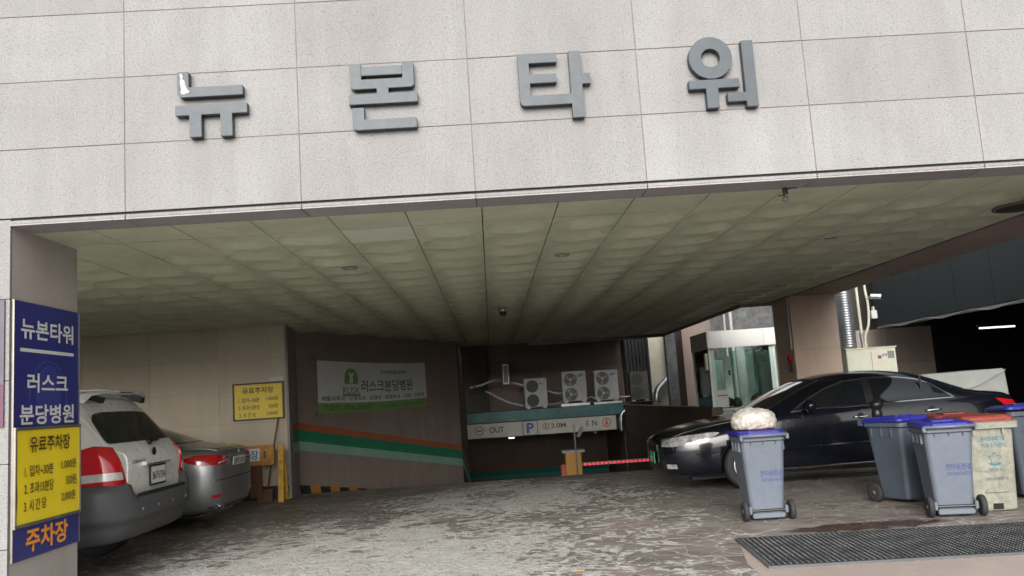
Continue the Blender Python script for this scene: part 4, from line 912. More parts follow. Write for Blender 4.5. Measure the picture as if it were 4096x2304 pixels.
def patch(bvh, pts, d, off, m, name, parent, res=.04, skirt=.012, label=None):
    d = Vector(d).normalized(); u = (EZ.cross(d) if abs(d.z) < .9 else EY.cross(d)).normalized(); v = d.cross(u)
    P2 = [Vector((Vector(p).dot(u), Vector(p).dot(v))) for p in pts]
    out = []
    for i in range(len(P2)):
        a, b = P2[i], P2[(i+1) % len(P2)]; k = max(1, int((b-a).length/res)); out += [a.lerp(b, q/k) for q in range(k)]
    nb = len(out); edges = [(i, (i+1) % nb) for i in range(nb)]
    x0, x1 = min(p.x for p in out), max(p.x for p in out); y0, y1 = min(p.y for p in out), max(p.y for p in out)
    def inside(p):
        c = False
        for i in range(nb):
            a, b = out[i], out[(i+1) % nb]
            if (a.y > p.y) != (b.y > p.y) and p.x < (b.x-a.x)*(p.y-a.y)/(b.y-a.y)+a.x: c = not c
        return c
    inner = []
    yy = y0+res/2
    while yy < y1:
        xx = x0+res/2
        while xx < x1:
            p = Vector((xx, yy))
            if inside(p) and min((p-q).length for q in out) > res*.35: inner.append(p)
            xx += res
        yy += res
    V, _, F, *_r = delaunay_2d_cdt(out+inner, edges, [], 1, 1e-5)
    pos = []; nor = []
    for p in V:
        o = u*p.x+v*p.y+d*6; loc, nn, i, _d = bvh.ray_cast(o, -d)
        if loc is None: loc, nn, i, _d = bvh.find_nearest(u*p.x+v*p.y+d*1.2)
        if nn.dot(d) < 0: nn = -nn
        pos.append(loc+nn*off); nor.append(nn)
    mb = MB(); mb.v = [tuple(p) for p in pos]; mb.f = [tuple(f) for f in F]
    cnt = {}
    for f in F:
        for a, b in zip(f, f[1:]+f[:1]): cnt[frozenset((a, b))] = cnt.get(frozenset((a, b)), []) + [(a, b)]
    nf = len(mb.f)
    for k in cnt.values():
        if len(k) == 1:
            a, b = k[0]; mb.add([pos[a], pos[b], pos[b]-nor[b]*skirt, pos[a]-nor[a]*skirt], [(1, 0, 3, 2)])
    o = mb.build(name, m, parent, recalc=False)
    for i, p in enumerate(o.data.polygons): p.use_smooth = i < nf
    if label: o['label'] = label
    return o
def wheel(parent, x, y, r=.32, wd=.21, side=1, rim=ALLOY, spokes=7, name='wheel'):
    t = bpy.data.objects.new(name, None); COL.objects.link(t); t.parent = parent; t.location = (x, y, r); ax = (0, side, 0)
    MB().lathe([(r*.60, -wd/2), (r*.93, -wd/2), (r, -wd*.36), (r, wd*.36), (r*.93, wd/2), (r*.70, wd/2+.004), (r*.66, wd*.40)], (0, 0, 0), ax, 36).build('tyre', RUBBER, t, smooth=True)
    MB().lathe([(r*.665, wd*.2), (r*.665, wd*.42), (r*.60, wd*.44), (r*.58, wd*.25), (r*.2, wd*.2)], (0, 0, 0), ax, 32).build('rim', rim, t, smooth=True)
    mb = MB()
    for i in range(spokes):
        a = 2*math.pi*i/spokes; c, s = math.cos(a), math.sin(a)
        mb.obox((c*r*.38, side*wd*.36, s*r*.38), ((c, 0, s), (0, 1, 0), (-s, 0, c)), (r*.25, .012, r*.065))
    mb.build('spokes', rim, t); MB().cyl((0, side*wd*.28, 0), (0, side*wd*.44, 0), r*.16, n=16).build('hub_cap', rim, t)
    return t
def half(zb, wl, zl, wm, zm, wb, zbt, w5, z5, w6, z6, w7, z7, z8):
    k = min(1, max(0, (z6-z5-.05)/.2)); f = .5*(1-k)+.36*k; ex = (w5+(w6-w5)*f)+.03*k
    return [(0, zb), (wl*.75, zb), (wl, zl), (wm, zm), (wb, zbt), (w5, z5), (ex, z5+(z6-z5)*f), (w6, z6), (w7, z7), (0, z8)]
def arches(xs, r, yin):
    mb = MB()
    for x in xs:
        for s in (-1, 1): mb.cyl((x, s*yin, .32), (x, s*1.3, .32), r, n=40)
    return mb.mesh('cutter')
def mirror_part(parent, x, y, z, s, m):
    t = bpy.data.objects.new('wing_mirror', None); COL.objects.link(t); t.parent = parent; t.location = (x, y, z)
    MB().lathe([(.001, -.07), (.05, -.065), (.083, -.03), (.088, .02), (.075, .05), (.001, .055)], (0, s*.10, .02), (1, 0, 0), 20).build('shell', m, t, smooth=True)
    MB().obox((0, s*.03, -.01), ((0, 1, .1), (1, 0, 0), (0, 0, 1)), (.05, .03, .02)).build('stalk', BLACKPL, t); return t
def handle(parent, x, y, z, s, m):
    t = bpy.data.objects.new('door_handle', None); COL.objects.link(t); t.parent = parent; t.location = (x, y, z)
    MB().tube(catmull([(-.10, 0, 0), (-.08, s*.03, .004), (.08, s*.03, .0), (.10, 0, 0)], 5), .012, 8).build('grip', m, t, smooth=True)
    MB().lathe([(.045, -.002), (.04, .004), (.001, .002)], (0, s*.002, .01), (0, s, 0), 14).build('recess', BLACKPL, t); return t

# ---- black saloon -----------------------------------------------------------
def sedan_body():
    S = []
    def st(x, *a): S.append((x, half(*a)))
    st(2.47, .30, .40, .33, .50, .46, .50, .60, .45, .625, .34, .645, .18, .655, .66)
    st(2.44, .22, .62, .27, .70, .46, .69, .64, .62, .675, .46, .70, .24, .715, .72)
    st(2.25, .18, .78, .22, .83, .47, .81, .71, .72, .755, .54, .785, .28, .80, .805)
    st(1.95, .17, .85, .21, .885, .50, .86, .77, .76, .825, .57, .85, .29, .865, .87)
    st(1.55, .17, .87, .21, .915, .54, .885, .84, .79, .885, .60, .91, .30, .925, .93)
    st(1.20, .17, .87, .21, .92, .56, .895, .90, .82, .94, .64, .965, .32, .98, .985)
    st(.98, .17, .87, .21, .92, .57, .90, .935, .83, .97, .69, 1.03, .38, 1.06, 1.07)
    st(.55, .17, .87, .21, .92, .58, .905, .955, .84, .985, .68, 1.235, .38, 1.285, 1.295)
    st(.12, .17, .87, .21, .92, .58, .91, .965, .84, 1.0, .64, 1.395, .36, 1.445, 1.455)
    st(-.40, .17, .87, .21, .92, .59, .91, .975, .84, 1.01, .62, 1.435, .35, 1.485, 1.495)
    st(-.95, .17, .87, .21, .92, .59, .91, .985, .835, 1.02, .615, 1.415, .35, 1.465, 1.475)
    st(-1.40, .17, .87, .21, .92, .60, .905, .995, .825, 1.03, .63, 1.30, .36, 1.35, 1.36)
    st(-1.80, .17, .87, .21, .915, .60, .895, 1.005, .81, 1.04, .65, 1.13, .36, 1.16, 1.165)
    st(-2.05, .18, .86, .22, .905, .60, .88, 1.005, .79, 1.05, .60, 1.08, .31, 1.095, 1.10)
    st(-2.35, .20, .80, .25, .865, .60, .83, .985, .74, 1.035, .55, 1.065, .28, 1.075, 1.08)
    st(-2.47, .26, .66, .30, .74, .58, .72, .93, .63, .99, .47, 1.015, .25, 1.03, 1.03)
    st(-2.50, .34, .52, .37, .60, .58, .58, .86, .50, .92, .38, .945, .2, .955, .96)
    return loft(S)
def build_sedan(name, label, loc, rz, paint, scale, near_detail=True):
    t = thing(name, label, 'car', loc, rz, scale=scale)
    me = sedan_body(); bv = bvh_of(me)
    body = obj('body', cut(me, arches((1.365, -1.365), .365, .60), paint, ARCH), None, t, smooth=True)
    for x in (1.365, -1.365):
        for s in (1, -1): wheel(t, x, s*.80, .32, .20, s, spokes=7)
    MB().box(-2.1, 2.1, -.68, .68, .16, .24).build('underbody', ARCH, t)
    for s in (1, -1):
        D = (0, s, .25); Y = s*.85
        def P3(q): return [(x, Y, z) for x, z in q]
        door_f = chaikin([(.84, .30), (.86, .62), (.80, .955), (.40, .985), (-.40, .995), (-.40, .30)], 1)
        door_r = [(-.41, .30), (-.41, .995), (-1.42, 1.00), (-1.40, .78), (-1.22, .62), (-1.02, .50), (-.95, .30)]
        df = patch(bv, P3(door_f), (0, s, 0), .006, paint, 'door', t, .04); dr = patch(bv, P3(door_r), (0, s, 0), .006, paint, 'door', t, .04)
        handle(df, -.20, s*.915, .86, s, CHROME if paint is CARBLACK else paint); handle(dr, -1.19, s*.915, .885, s, CHROME if paint is CARBLACK else paint)
        wf = [(.66, 1.0), (.42, 1.15), (.16, 1.285), (-.10, 1.372), (-.335, 1.402), (-.30, 1.02)]
        wr = [(-.47, 1.405), (-.80, 1.40), (-1.10, 1.345), (-1.27, 1.26), (-1.48, 1.055), (-.43, 1.03)]
        patch(bv, P3(wf), D, .010, GLASSDK, 'window', df); w2 = patch(bv, P3(wr), D, .010, GLASSDK, 'window', dr)
        MB().obox((-1.135, s*.765, 1.19), ((-.18, -s*.36, 1), (0, 1, .3), (1, 0, 0)), (.165, .008, .012)).build('divider', BLACKPL, w2)
        arc = [(.70, 1.0), (.45, 1.165), (.17, 1.305), (-.10, 1.395), (-.42, 1.428), (-.80, 1.423), (-1.12, 1.366), (-1.30, 1.278), (-1.55, 1.04)]
        arc2 = [(x*1.0, z-.022) for x, z in arc]
        patch(bv, P3(arc+arc2[::-1]), D, .012, CHROME if paint is CARBLACK else BLACKPL, 'window_trim', t, .08)
        patch(bv, P3([(.72, .985), (-1.52, 1.022), (-1.52, 1.038), (.70, 1.0)]), D, .012, CHROME if paint is CARBLACK else BLACKPL, 'belt_trim', t, .08)
        patch(bv, P3([(-.315, 1.02), (-.345, 1.40), (-.465, 1.405), (-.425, 1.03)]), D, .010, BLACKPL, 'pillar_cover', t, .08)
        patch(bv, P3([(-1.50, 1.05), (-1.30, 1.255), (-1.58, 1.05)]), D, .009, BLACKPL, 'quarter_trim', t, .06)
        patch(bv, P3([(.98, .505), (-.96, .535), (-.96, .55), (.98, .52)]), (0, s, 0), .012, CHROME if paint is CARBLACK else BLACKPL, 'side_strip', t, .1)
        patch(bv, P3([(.95, .235), (-.92, .245), (-.92, .262), (.95, .252)]), (0, s, 0), .012, CHROME if paint is CARBLACK else BLACKPL, 'sill_strip', t, .1)
        mirror_part(t, .50, s*.88, 1.03, s, paint)
        # head lamps
        hl = patch(bv, [(2.38, s*.40, .70), (2.33, s*.45, .60), (2.25, s*.65, .60), (1.90, s*.84, .66), (1.72, s*.86, .77), (1.80, s*.84, .785), (2.05, s*.78, .76), (2.28, s*.58, .72)], (.75, s*.66, .1), .006, HEADL, 'headlight', t, .04)
        for k, (hx, hy, hz) in enumerate(((2.15, .70, .67), (2.02, .77, .69))):
            MB().lathe([(.065, -.02), (.06, .012), (.035, .022), (.001, .018)], (hx, s*(hy+.02), hz), (.75, s*.66, .0), 16).build('reflector', CHROME, hl, smooth=True)
        patch(bv, [(2.22, s*.68, .385), (2.31, s*.55, .385), (2.31, s*.55, .325), (2.22, s*.68, .325)], (.8, s*.6, 0), .008, HEADL, 'fog_lamp', t, .04)
        # tail lamps
        if paint is CARBLACK: q = [(-2.12, s*.86, .985), (-2.40, s*.78, .94), (-2.42, s*.76, .80), (-2.32, s*.82, .76), (-2.22, s*.84, .86)]
        else: q = [(-2.02, s*.88, .94), (-2.20, s*.84, .985), (-2.44, s*.62, .97), (-2.46, s*.50, .945), (-2.48, s*.36, .94), (-2.48, s*.36, .865), (-2.42, s*.60, .835), (-2.25, s*.80, .84), (-2.12, s*.86, .885)]
        tl = patch(bv, q, (-.7, s*.7, .05), .008, REDL, 'tail_light', t, .04)
        if paint is not CARBLACK: patch(bv, [(-2.40, s*.66, .875), (-2.48, s*.40, .905), (-2.48, s*.40, .89), (-2.40, s*.66, .855)], (-.9, s*.45, 0), .013, CLEARL, 'lamp_strip', tl, .04)
    # glass front and rear
    patch(bv, [(1.08, -.70, 1.0), (.20, -.50, 1.4), (.20, .50, 1.4), (1.08, .70, 1.0), (1.16, .3, .99), (1.16, -.3, .99)], (.55, 0, .83), .008, GLASSDK, 'windscreen', t, .045)
    patch(bv, [(-1.12, -.54, 1.42), (-1.78, -.69, 1.15), (-1.86, -.3, 1.14), (-1.86, .3, 1.14), (-1.78, .69, 1.15), (-1.12, .54, 1.42)], (-.45, 0, .89), .008, GLASSDK, 'rear_window', t, .045)
    patch(bv, [(2.30, -.62, .8), (1.20, -.74, .93), (1.20, .74, .93), (2.30, .62, .8), (2.38, .3, .76), (2.38, -.3, .76)], (.1, 0, 1), .006, paint, 'bonnet', t, .05)
    patch(bv, [(-1.93, -.68, 1.1), (-2.42, -.58, 1.05), (-2.42, .58, 1.05), (-1.93, .68, 1.1)], (-.1, 0, 1), .006, paint, 'boot_lid', t, .05)
    gr_ = patch(bv, [(2.4, -.36, .645), (2.4, .36, .645), (2.4, .30, .525), (2.4, -.30, .525)], (1, 0, 0), .006, BLACKPL, 'grille', t, .06)
    for z in (.56, .59, .62): MB().box(2.462, 2.48, -.30, .30, z-.004, z+.004).build('slat', CHROME if paint is CARBLACK else BLACKPL, gr_)
    patch(bv, [(2.4, -.55, .38), (2.4, .55, .38), (2.4, .5, .28), (2.4, -.5, .28)], (1, 0, 0), .005, BLACKPL, 'air_intake', t, .08)
    return t, bv
SED = (4.77, 6.12, 0)
t, bv = build_sedan('black_sedan', 'glossy black saloon car parked sideways behind the wheelie bins', SED, math.radians(180), CARBLACK, 1.0)
pt = bpy.data.objects.new('licence_plate', None); COL.objects.link(pt); pt.parent = t; pt.location = (2.49, 0, .45)
MB().box(0, .012, -.17, .17, -.085, .085).build('plate', PLATEG, pt, bevel=.004); text('경기', (.012, 0, .045), EY, EZ, .12, .05, WHITE, pt, .01); text('3877', (.012, 0, -.025), EY, EZ, .26, .075, WHITE, pt, .01)
# ---- silver saloon ----------------------------------------------------------
t, bv = build_sedan('silver_sedan', 'silver grey saloon car parked beyond the white SUV', (-5.95, 5.86, 0), math.radians(178.5), CARSILVER, .965)
pt = bpy.data.objects.new('licence_plate', None); COL.objects.link(pt); pt.parent = t; pt.location = (-2.52, 0, .86); pt.rotation_euler = (0, -.12, 0)
MB().box(-.012, 0, -.26, .26, -.06, .06).build('plate', PLATEW, pt, bevel=.004); text('50라 1532', (-.012, 0, 0), -EY, EZ, .44, .08, BLACKPL, pt, .01)
patch(bv, [(-2.5, -.34, .80), (-2.5, .34, .80), (-2.5, .34, .95), (-2.5, -.34, .95)], (-1, 0, 0), .004, CARSILVER, 'plate_recess', t, .08)
patch(bv, [(-2.5, -.60, .70), (-2.5, .60, .70), (-2.5, .64, .84), (-2.5, .60, 1.02), (-2.5, -.60, 1.02), (-2.5, -.64, .84)], (-1, 0, .1), .0035, CARSILVER, 'boot_face', t, .05)
patch(bv, [(-2.5, -.80, .635), (-2.5, .80, .635), (-2.5, .80, .645), (-2.5, -.80, .645)], (-1, 0, 0), .003, ARCH, 'bumper_gap', t, .08)
flat(disc2d(0, 0, .04), (-2.515, 0, .985), -EY, EZ, CHROME, t, 'badge', .006)
for s in (1, -1): patch(bv, [(-2.35, s*.72, .45), (-2.42, s*.58, .45), (-2.42, s*.58, .405), (-2.35, s*.72, .405)], (-.7, s*.7, 0), .006, REDL, 'reflector', t, .04)
for y in (.50, .60): MB().cyl((-2.30, y, .27), (-2.47, y, .27), .035, n=14).build('exhaust', CHROME, t)
patch(bv, [(-2.4, -.75, .30), (-2.4, .75, .30), (-2.4, .70, .22), (-2.4, -.70, .22)], (-1, 0, 0), .006, CLAD, 'rear_skirt', t, .1)

# ---- white SUV --------------------------------------------------------------
def suv_body():
    S = []
    def st(x, *a): S.append((x, half(*a)))
    st(2.28, .42, .70, .46, .76, .62, .74, .90, .66, .96, .48, .99, .25, 1.0, 1.0)
    st(2.0, .36, .86, .42, .89, .62, .87, .96, .78, 1.02, .58, 1.05, .3, 1.06, 1.065)
    st(1.2, .34, .88, .40, .93, .64, .91, 1.05, .82, 1.10, .62, 1.13, .32, 1.145, 1.15)
    st(.95, .34, .88, .40, .93, .64, .92, 1.08, .84, 1.13, .68, 1.22, .36, 1.25, 1.26)
    st(.40, .34, .88, .40, .93, .65, .92, 1.10, .86, 1.15, .70, 1.58, .40, 1.65, 1.665)
    st(-.20, .34, .88, .40, .93, .65, .92, 1.12, .87, 1.16, .72, 1.64, .42, 1.71, 1.725)
    st(-1.2, .34, .88, .40, .93, .65, .92, 1.13, .87, 1.17, .72, 1.65, .43, 1.71, 1.72)
    st(-1.70, .34, .88, .40, .93, .66, .92, 1.14, .87, 1.18, .72, 1.64, .44, 1.69, 1.70)
    st(-1.80, .36, .88, .42, .925, .66, .92, 1.14, .87, 1.19, .72, 1.60, .44, 1.65, 1.655)
    st(-1.93, .36, .87, .42, .92, .66, .915, 1.14, .865, 1.19, .74, 1.44, .44, 1.475, 1.485)
    st(-2.06, .36, .87, .42, .915, .66, .905, 1.13, .855, 1.18, .77, 1.26, .45, 1.285, 1.29)
    st(-2.15, .36, .85, .42, .90, .68, .89, 1.09, .835, 1.125, .74, 1.16, .44, 1.175, 1.18)
    st(-2.225, .38, .80, .45, .865, .70, .85, 1.03, .78, 1.07, .64, 1.09, .36, 1.10, 1.105)
    st(-2.255, .42, .72, .50, .80, .72, .78, .96, .71, 1.0, .56, 1.02, .3, 1.03, 1.03)
    return loft(S)
t = thing('white_suv', 'white SUV with dark grey bumper parked beside the blue pillar sign', 'car', (-5.80, 2.78, 0), math.radians(179.8), scale=1.024)
me = suv_body(); bv = bvh_of(me)
obj('body', cut(me, arches((1.36, -1.35), .42, .60), CARWHITE, ARCH), None, t, smooth=True)
for x in (1.36, -1.35):
    for s in (1, -1): wheel(t, x, s*.79, .37, .25, s, spokes=6)
MB().box(-2.0, 2.0, -.66, .66, .28, .40).build('underbody', ARCH, t)
# rear bumper: wraps round the corners, stepped like the real one
prof_b = [(-.04, .315), (.02, .345), (.05, .43), (.062, .485), (.098, .505), (.108, .55), (.106, .64), (.096, .70), (.075, .74), (.02, .765), (-.06, .77)]
path = [(-1.62, .955), (-1.85, .965), (-2.04, .93), (-2.16, .86), (-2.225, .72), (-2.25, .45), (-2.26, 0.)]
path = path+[(x, -y) for x, y in path[-2::-1]]
pp = catmull([(x, y, 0) for x, y in path], 4); vs = []; npf = len(prof_b)
for i, p in enumerate(pp):
    tg = (pp[min(i+1, len(pp)-1)]-pp[max(i-1, 0)]).normalized(); nn = Vector((tg.y, -tg.x, 0))
    if nn.dot(Vector((p.x+1.2, p.y, 0))) < 0: nn = -nn
    k = .45+.55*min(1, max(0, (-p.x-1.62)/.55)); mid = abs(p.y) < .64
    for o_, z in prof_b:
        zz = z
        if mid and z > .7: zz = z-.055
        vs.append(p+nn*(o_*k)+EZ*(zz if mid or z < .6 else zz+.08*min(1, (z-.6)/.13)))
mb = MB().add(vs, [(i*npf+j, (i+1)*npf+j, (i+1)*npf+j+1, i*npf+j+1) for i in range(len(pp)-1) for j in range(npf-1)])
bpr = mb.build('rear_bumper', CLAD, t, smooth=True)
for y in (.55, .18, -.18, -.55): MB().lathe([(.016, 0), (.014, .006), (.001, .008)], (-2.362, y, .585), (-1, 0, 0), 12).build('sensor', ACFAN, bpr)
flat(rrect(-.60, .60, -.02, .02, .01), (-2.335, 0, .715), -EY, Vector((0, 0, 1)), ARCH, bpr, 'step_pad', .004)
# hatch with glass, wiper, badge, handle and plate
hatch = patch(bv, [(-2.2, y, z) for y, z in ((-.64, .60), (.64, .60), (.64, .76), (.61, 1.10), (.77, 1.17), (.70, 1.645), (-.70, 1.645), (-.77, 1.17), (-.61, 1.10), (-.64, .76))], (-1, 0, .05), .011, CARWHITE, 'tailgate', t, .028)
patch(bv, [(-2.2, y, z) for y, z in chaikin([(-.62, 1.235), (0, 1.225), (.62, 1.235), (.745, 1.245), (.71, 1.40), (.655, 1.63), (.4, 1.645), (-.4, 1.645), (-.655, 1.63), (-.71, 1.40), (-.745, 1.245)], 2)], (-.9, 0, .44), .017, GLASSDK, 'rear_window', hatch, .035)
wp = MB().tube([(-2.19, -.02, 1.20), (-2.20, -.2, 1.20), (-2.155, -.42, 1.235)], .014, 8).build('wiper', BLACKPL, hatch); MB().lathe([(.035, 0), (.03, .03), (.001, .04)], (-2.175, -.05, 1.19), (-1, 0, .4), 14).build('pivot', BLACKPL, wp)
flat(disc2d(0, 0, .055, .042), (-2.243, -.0, 1.095), -EY, EZ, BLACKPL, hatch, 'badge', .012)
text('SORENTO', (-2.262, .38, 1.02), -EY, EZ, .30, .033, CLAD, hatch, .012)
MB().rbox(-2.305, -2.25, -.32, .32, .970, 1.010, .012, 3, 'yz').build('handle_garnish', CARWHITE, hatch, bevel=.006); MB().box(-2.309, -2.3055, -.29, .29, .975, .985).build('handle_shadow', BLACKPL, hatch)
pt = bpy.data.objects.new('licence_plate', None); COL.objects.link(pt); pt.parent = hatch; pt.location = (-2.276, -.02, .865)
MB().box(-.012, 0, -.18, .18, -.085, .085).build('plate', PLATEW, pt, bevel=.004); text('36거1754', (-.012, 0, -.005), -EY, EZ, .31, .095, BLACKPL, pt, .012); MB().box(-.010, .004, -.195, .195, -.10, .10).build('surround', BLACKPL, pt)
for s in (1, -1):
    lamp = [(-1.93, s*.93, .84), (-1.98, s*.93, 1.17), (-2.08, s*.90, 1.195), (-2.20, s*.78, 1.17), (-2.26, s*.68, .84), (-2.18, s*.82, .82)]
    tl = patch(bv, lamp, (-.62, s*.78, .05), .014, REDL, 'tail_light', t, .035, .03)
    patch(bv, [(-1.96, s*.93, .875), (-1.97, s*.93, .945), (-2.225, s*.735, .945), (-2.235, s*.715, .875)], (-.62, s*.78, .05), .018, CLEARL, 'reverse_lamp', tl, .035)
    D = (0, s, .25)
    patch(bv, [(x, s*.85, z) for x, z in chaikin([(-1.25, 1.20), (-1.82, 1.20), (-1.70, 1.55), (-1.25, 1.60)], 1)], D, .006, GLASSDK, 'quarter_window', t, .06)
    patch(bv, [(x, s*.85, z) for x, z in chaikin([(-.35, 1.19), (-1.18, 1.20), (-1.15, 1.60), (-.35, 1.61)], 1)], D, .006, GLASSDK, 'window', t, .06)
    patch(bv, [(x, s*.85, z) for x, z in chaikin([(.78, 1.19), (-.27, 1.19), (-.27, 1.61), (.35, 1.55)], 1)], D, .006, GLASSDK, 'window', t, .06)
    patch(bv, [(x, s*.9, z) for x, z in ((.90, .40), (-.90, .40), (-.90, .62), (.90, .62))], (0, s, 0), .012, CLAD, 'side_cladding', t, .1)
    MB().tube(catmull([(.2, s*.56, 1.72), (.1, s*.57, 1.765), (-1.4, s*.57, 1.765), (-1.6, s*.565, 1.72)], 6), .018, 8).build('roof_rail', ACFAN, t, smooth=True)
    mirror_part(t, .72, s*.92, 1.17, s, CARWHITE)
# roof spoiler on two stays
vs = []; fs = []; N = 16
for i in range(N+1):
    u = -1+2*i/N; y = .70*u; z = 1.728-.05*abs(u)**3; xr = -1.97+.10*abs(u)**4; dn = .10*max(0, abs(u)-.90)/.10
    vs += [(-1.72, y, z-.008), (xr, y, z-.004-dn*.3), (xr-.01, y, z-.030-dn*.6), (-1.72, y, z-.045)]
for i in range(N): fs += [(i*4+k, i*4+(k+1) % 4, (i+1)*4+(k+1) % 4, (i+1)*4+k) for k in range(4)]
fs += [(0, 1, 2, 3), (N*4+3, N*4+2, N*4+1, N*4)]
spo = MB().add(vs, fs).build('spoiler', CARWHITE, t, bevel=.006, smooth=True)
for s in (1, -1): MB().obox((-1.86, s*.47, 1.655), ((1, 0, .35), (0, 1, 0), (-.35, 0, 1)), (.10, .04, .03)).build('stay', BLACKPL, spo)
MB().box(-2.0, -1.9, -.12, .12, 1.695, 1.702).build('brake_lamp', mat('lamp_dark_red', (.10, .02, .02), .2), spo)

# ================================================================== WHEELIE BINS
def rsec(wx, wy, r, z, cy=0., n=5): return [(x, y+cy, z) for x, y in rrect(-wx/2, wx/2, -wy/2, wy/2, r, n)]
def skin(mb, secs, cap0=True, cap1=True):
    n = len(secs[0]); vs = [p for s in secs for p in s]; fs = []
    for i in range(len(secs)-1): fs += [(i*n+k, i*n+(k+1) % n, (i+1)*n+(k+1) % n, (i+1)*n+k) for k in range(n)]
    if cap0: fs.append(tuple(range(n-1, -1, -1)))
    if cap1: fs.append(tuple(range((len(secs)-1)*n, len(secs)*n)))
    return mb.add(vs, fs)
def bin_(label, x, y, deg, m, lidm, lid_tilt=0., h=.93, prints=()):
    """rear side (wheels, handle) faces local -Y"""
    k = h/.93
    t = thing('wheelie_bin', label, 'bin', (x, y, 0), math.radians(deg), 'wheelie bins by the grating', k)
    mb = MB(); skin(mb, [rsec(.335, .365, .04, .045, .03), rsec(.345, .38, .045, .06, .03), rsec(.445, .505, .05, .80, .02), rsec(.445, .505, .05, .815, .02)]); mb.build('body', m, t, smooth=False)
    mb = MB(); skin(mb, [rsec(.450, .510, .05, .800, .02), rsec(.485, .555, .06, .812, .02), rsec(.485, .555, .06, .848, .02), rsec(.47, .54, .055, .856, .02)]); mb.build('rim', m, t)
    for s in (-1, 1):
        for yy in (-.14, .0, .14): MB().box(s*.218, s*.238, yy-.004, yy+.004, .70, .80).build('rib', m, t)
    for xx in (-.13, .0, .13): MB().add([(xx-.004, -.225, .81), (xx+.004, -.225, .81), (xx+.004, -.262, .81), (xx-.004, -.262, .81), (xx, -.222, .745)], [(0, 1, 2, 3), (0, 1, 4), (1, 2, 4), (2, 3, 4), (3, 0, 4)]).build('rib', m, t)
    MB().tube([(-.235, -.30, .865), (.235, -.30, .865)], .017, 10).build('handle', m, t, smooth=True)
    for s in (-1, 1): MB().box(s*.235-.014, s*.235+.014, -.315, -.25, .82, .875).build('handle_bracket', m, t, bevel=.006)
    lid = MB(); skin(lid, [rsec(.495, .575, .06, .858, .025), rsec(.50, .58, .065, .862, .025), rsec(.50, .58, .065, .885, .025), rsec(.46, .53, .07, .905, .03), rsec(.40, .44, .08, .912, .03)])
    lo = lid.build('lid', lidm, t, smooth=False)
    MB().box(-.16, .16, -.295, -.24, .870, .902).build('hinge_cover', lidm, lo, bevel=.008); MB().rbox(-.12, .12, -.10, .16, .912, .922, .03, 4, 'xy').build('raised_panel', lidm, lo, bevel=.004); MB().box(-.10, .10, .30, .335, .862, .882).build('lip', lidm, lo, bevel=.006)
    lo.location = (0, -.27*(math.cos(lid_tilt)-1), 0); lo.rotation_euler = (lid_tilt, 0, 0)
    MB().cyl((-.25, -.175, .10), (.25, -.175, .10), .014, n=10).build('axle', BLACKPL, t); MB().box(-.165, .165, -.20, -.14, .025, .075).build('foot_rail', m, t, bevel=.008)
    for s in (-1, 1):
        MB().box(s*.185-.015, s*.185+.015, -.205, -.13, .07, .145).build('axle_bracket', m, t, bevel=.006)
        wt = bpy.data.objects.new('wheel', None); COL.objects.link(wt); wt.parent = t; wt.location = (s*.235, -.175, .10)
        MB().lathe([(.062, -.022), (.092, -.024), (.10, -.012), (.10, .012), (.092, .024), (.062, .022)], (0, 0, 0), (s, 0, 0), 28).build('tyre', RUBBER, wt, smooth=True)
        MB().lathe([(.064, -.015), (.064, .012), (.05, .008), (.025, .012), (.022, .03), (.001, .032)], (0, 0, 0), (s, 0, 0), 24).build('hub', CLAD, wt, smooth=True)
    # prints lie on the slightly leaning rear face
    sl = (.505-.38)/2/.74; ey = Vector((0, -(.0725-.0)/.74, 1)).normalized()
    for body, px, pz, wd, ht, pm, face in prints:
        if face == 'rear':
            yy = -(.38/2-.03)-(pz-.06)*(.2325-.16)/.74-.001; text(body, (px, yy, pz), EX, (0, -.098, 1), wd, ht, pm, t, .01)
        elif face == 'front':
            yy = (.38/2+.03)+(pz-.06)*(.2725-.22)/.74+.001; text(body, (px, yy, pz), -EX, (0, .071, 1), wd, ht, pm, t, .01)
        elif face == 'left':
            xx = -(.345/2)-(pz-.06)*.05/.74-.001; text(body, (xx, px, pz), -EY, (-.0676, 0, 1), wd, ht, pm, t, .01)
    return t
PR = lambda m: (('한마음환경', .06, .475, .225, .062, m, 'rear'), ('031)357-6731', .065, .405, .215, .042, m, 'rear'))
bin_('grey wheelie bin with blue lid carrying a white rubbish bag', 2.80, 2.83, -3, BINGREY, LIDBLUE, 0., .93, PR(BININK))
bin_('grey blue-lidded wheelie bin standing nearest the grating', 4.47, 2.24, -12, BINGREY, LIDBLUE, .02, .93, PR(BININK))
bin_('dark grey wheelie bin turned sideways with its wheel at the left', 4.53, 3.30, -160, BINDARK, LIDBLUE, .03, .95, (('자연그린', -.02, .50, .22, .05, BININK2, 'front'), ('031)757-3311', -.02, .44, .2, .036, BININK2, 'front'), ('한국환경', -.03, .68, .2, .05, BININK2, 'front')))
bin_('bin with a faded red lid behind the blue-lidded ones', 5.02, 3.05, 170, BINBEIGE, LIDRED, .0, .95)
bin_('dark blue-lidded bin at the right edge behind the beige bin', 5.78, 2.98, 168, BINDARK, LIDBLUE, .05, 1.0, (('수거용기', .02, .66, .22, .05, BININK, 'front'), ('한마음', .02, .36, .2, .05, BININK, 'front')))
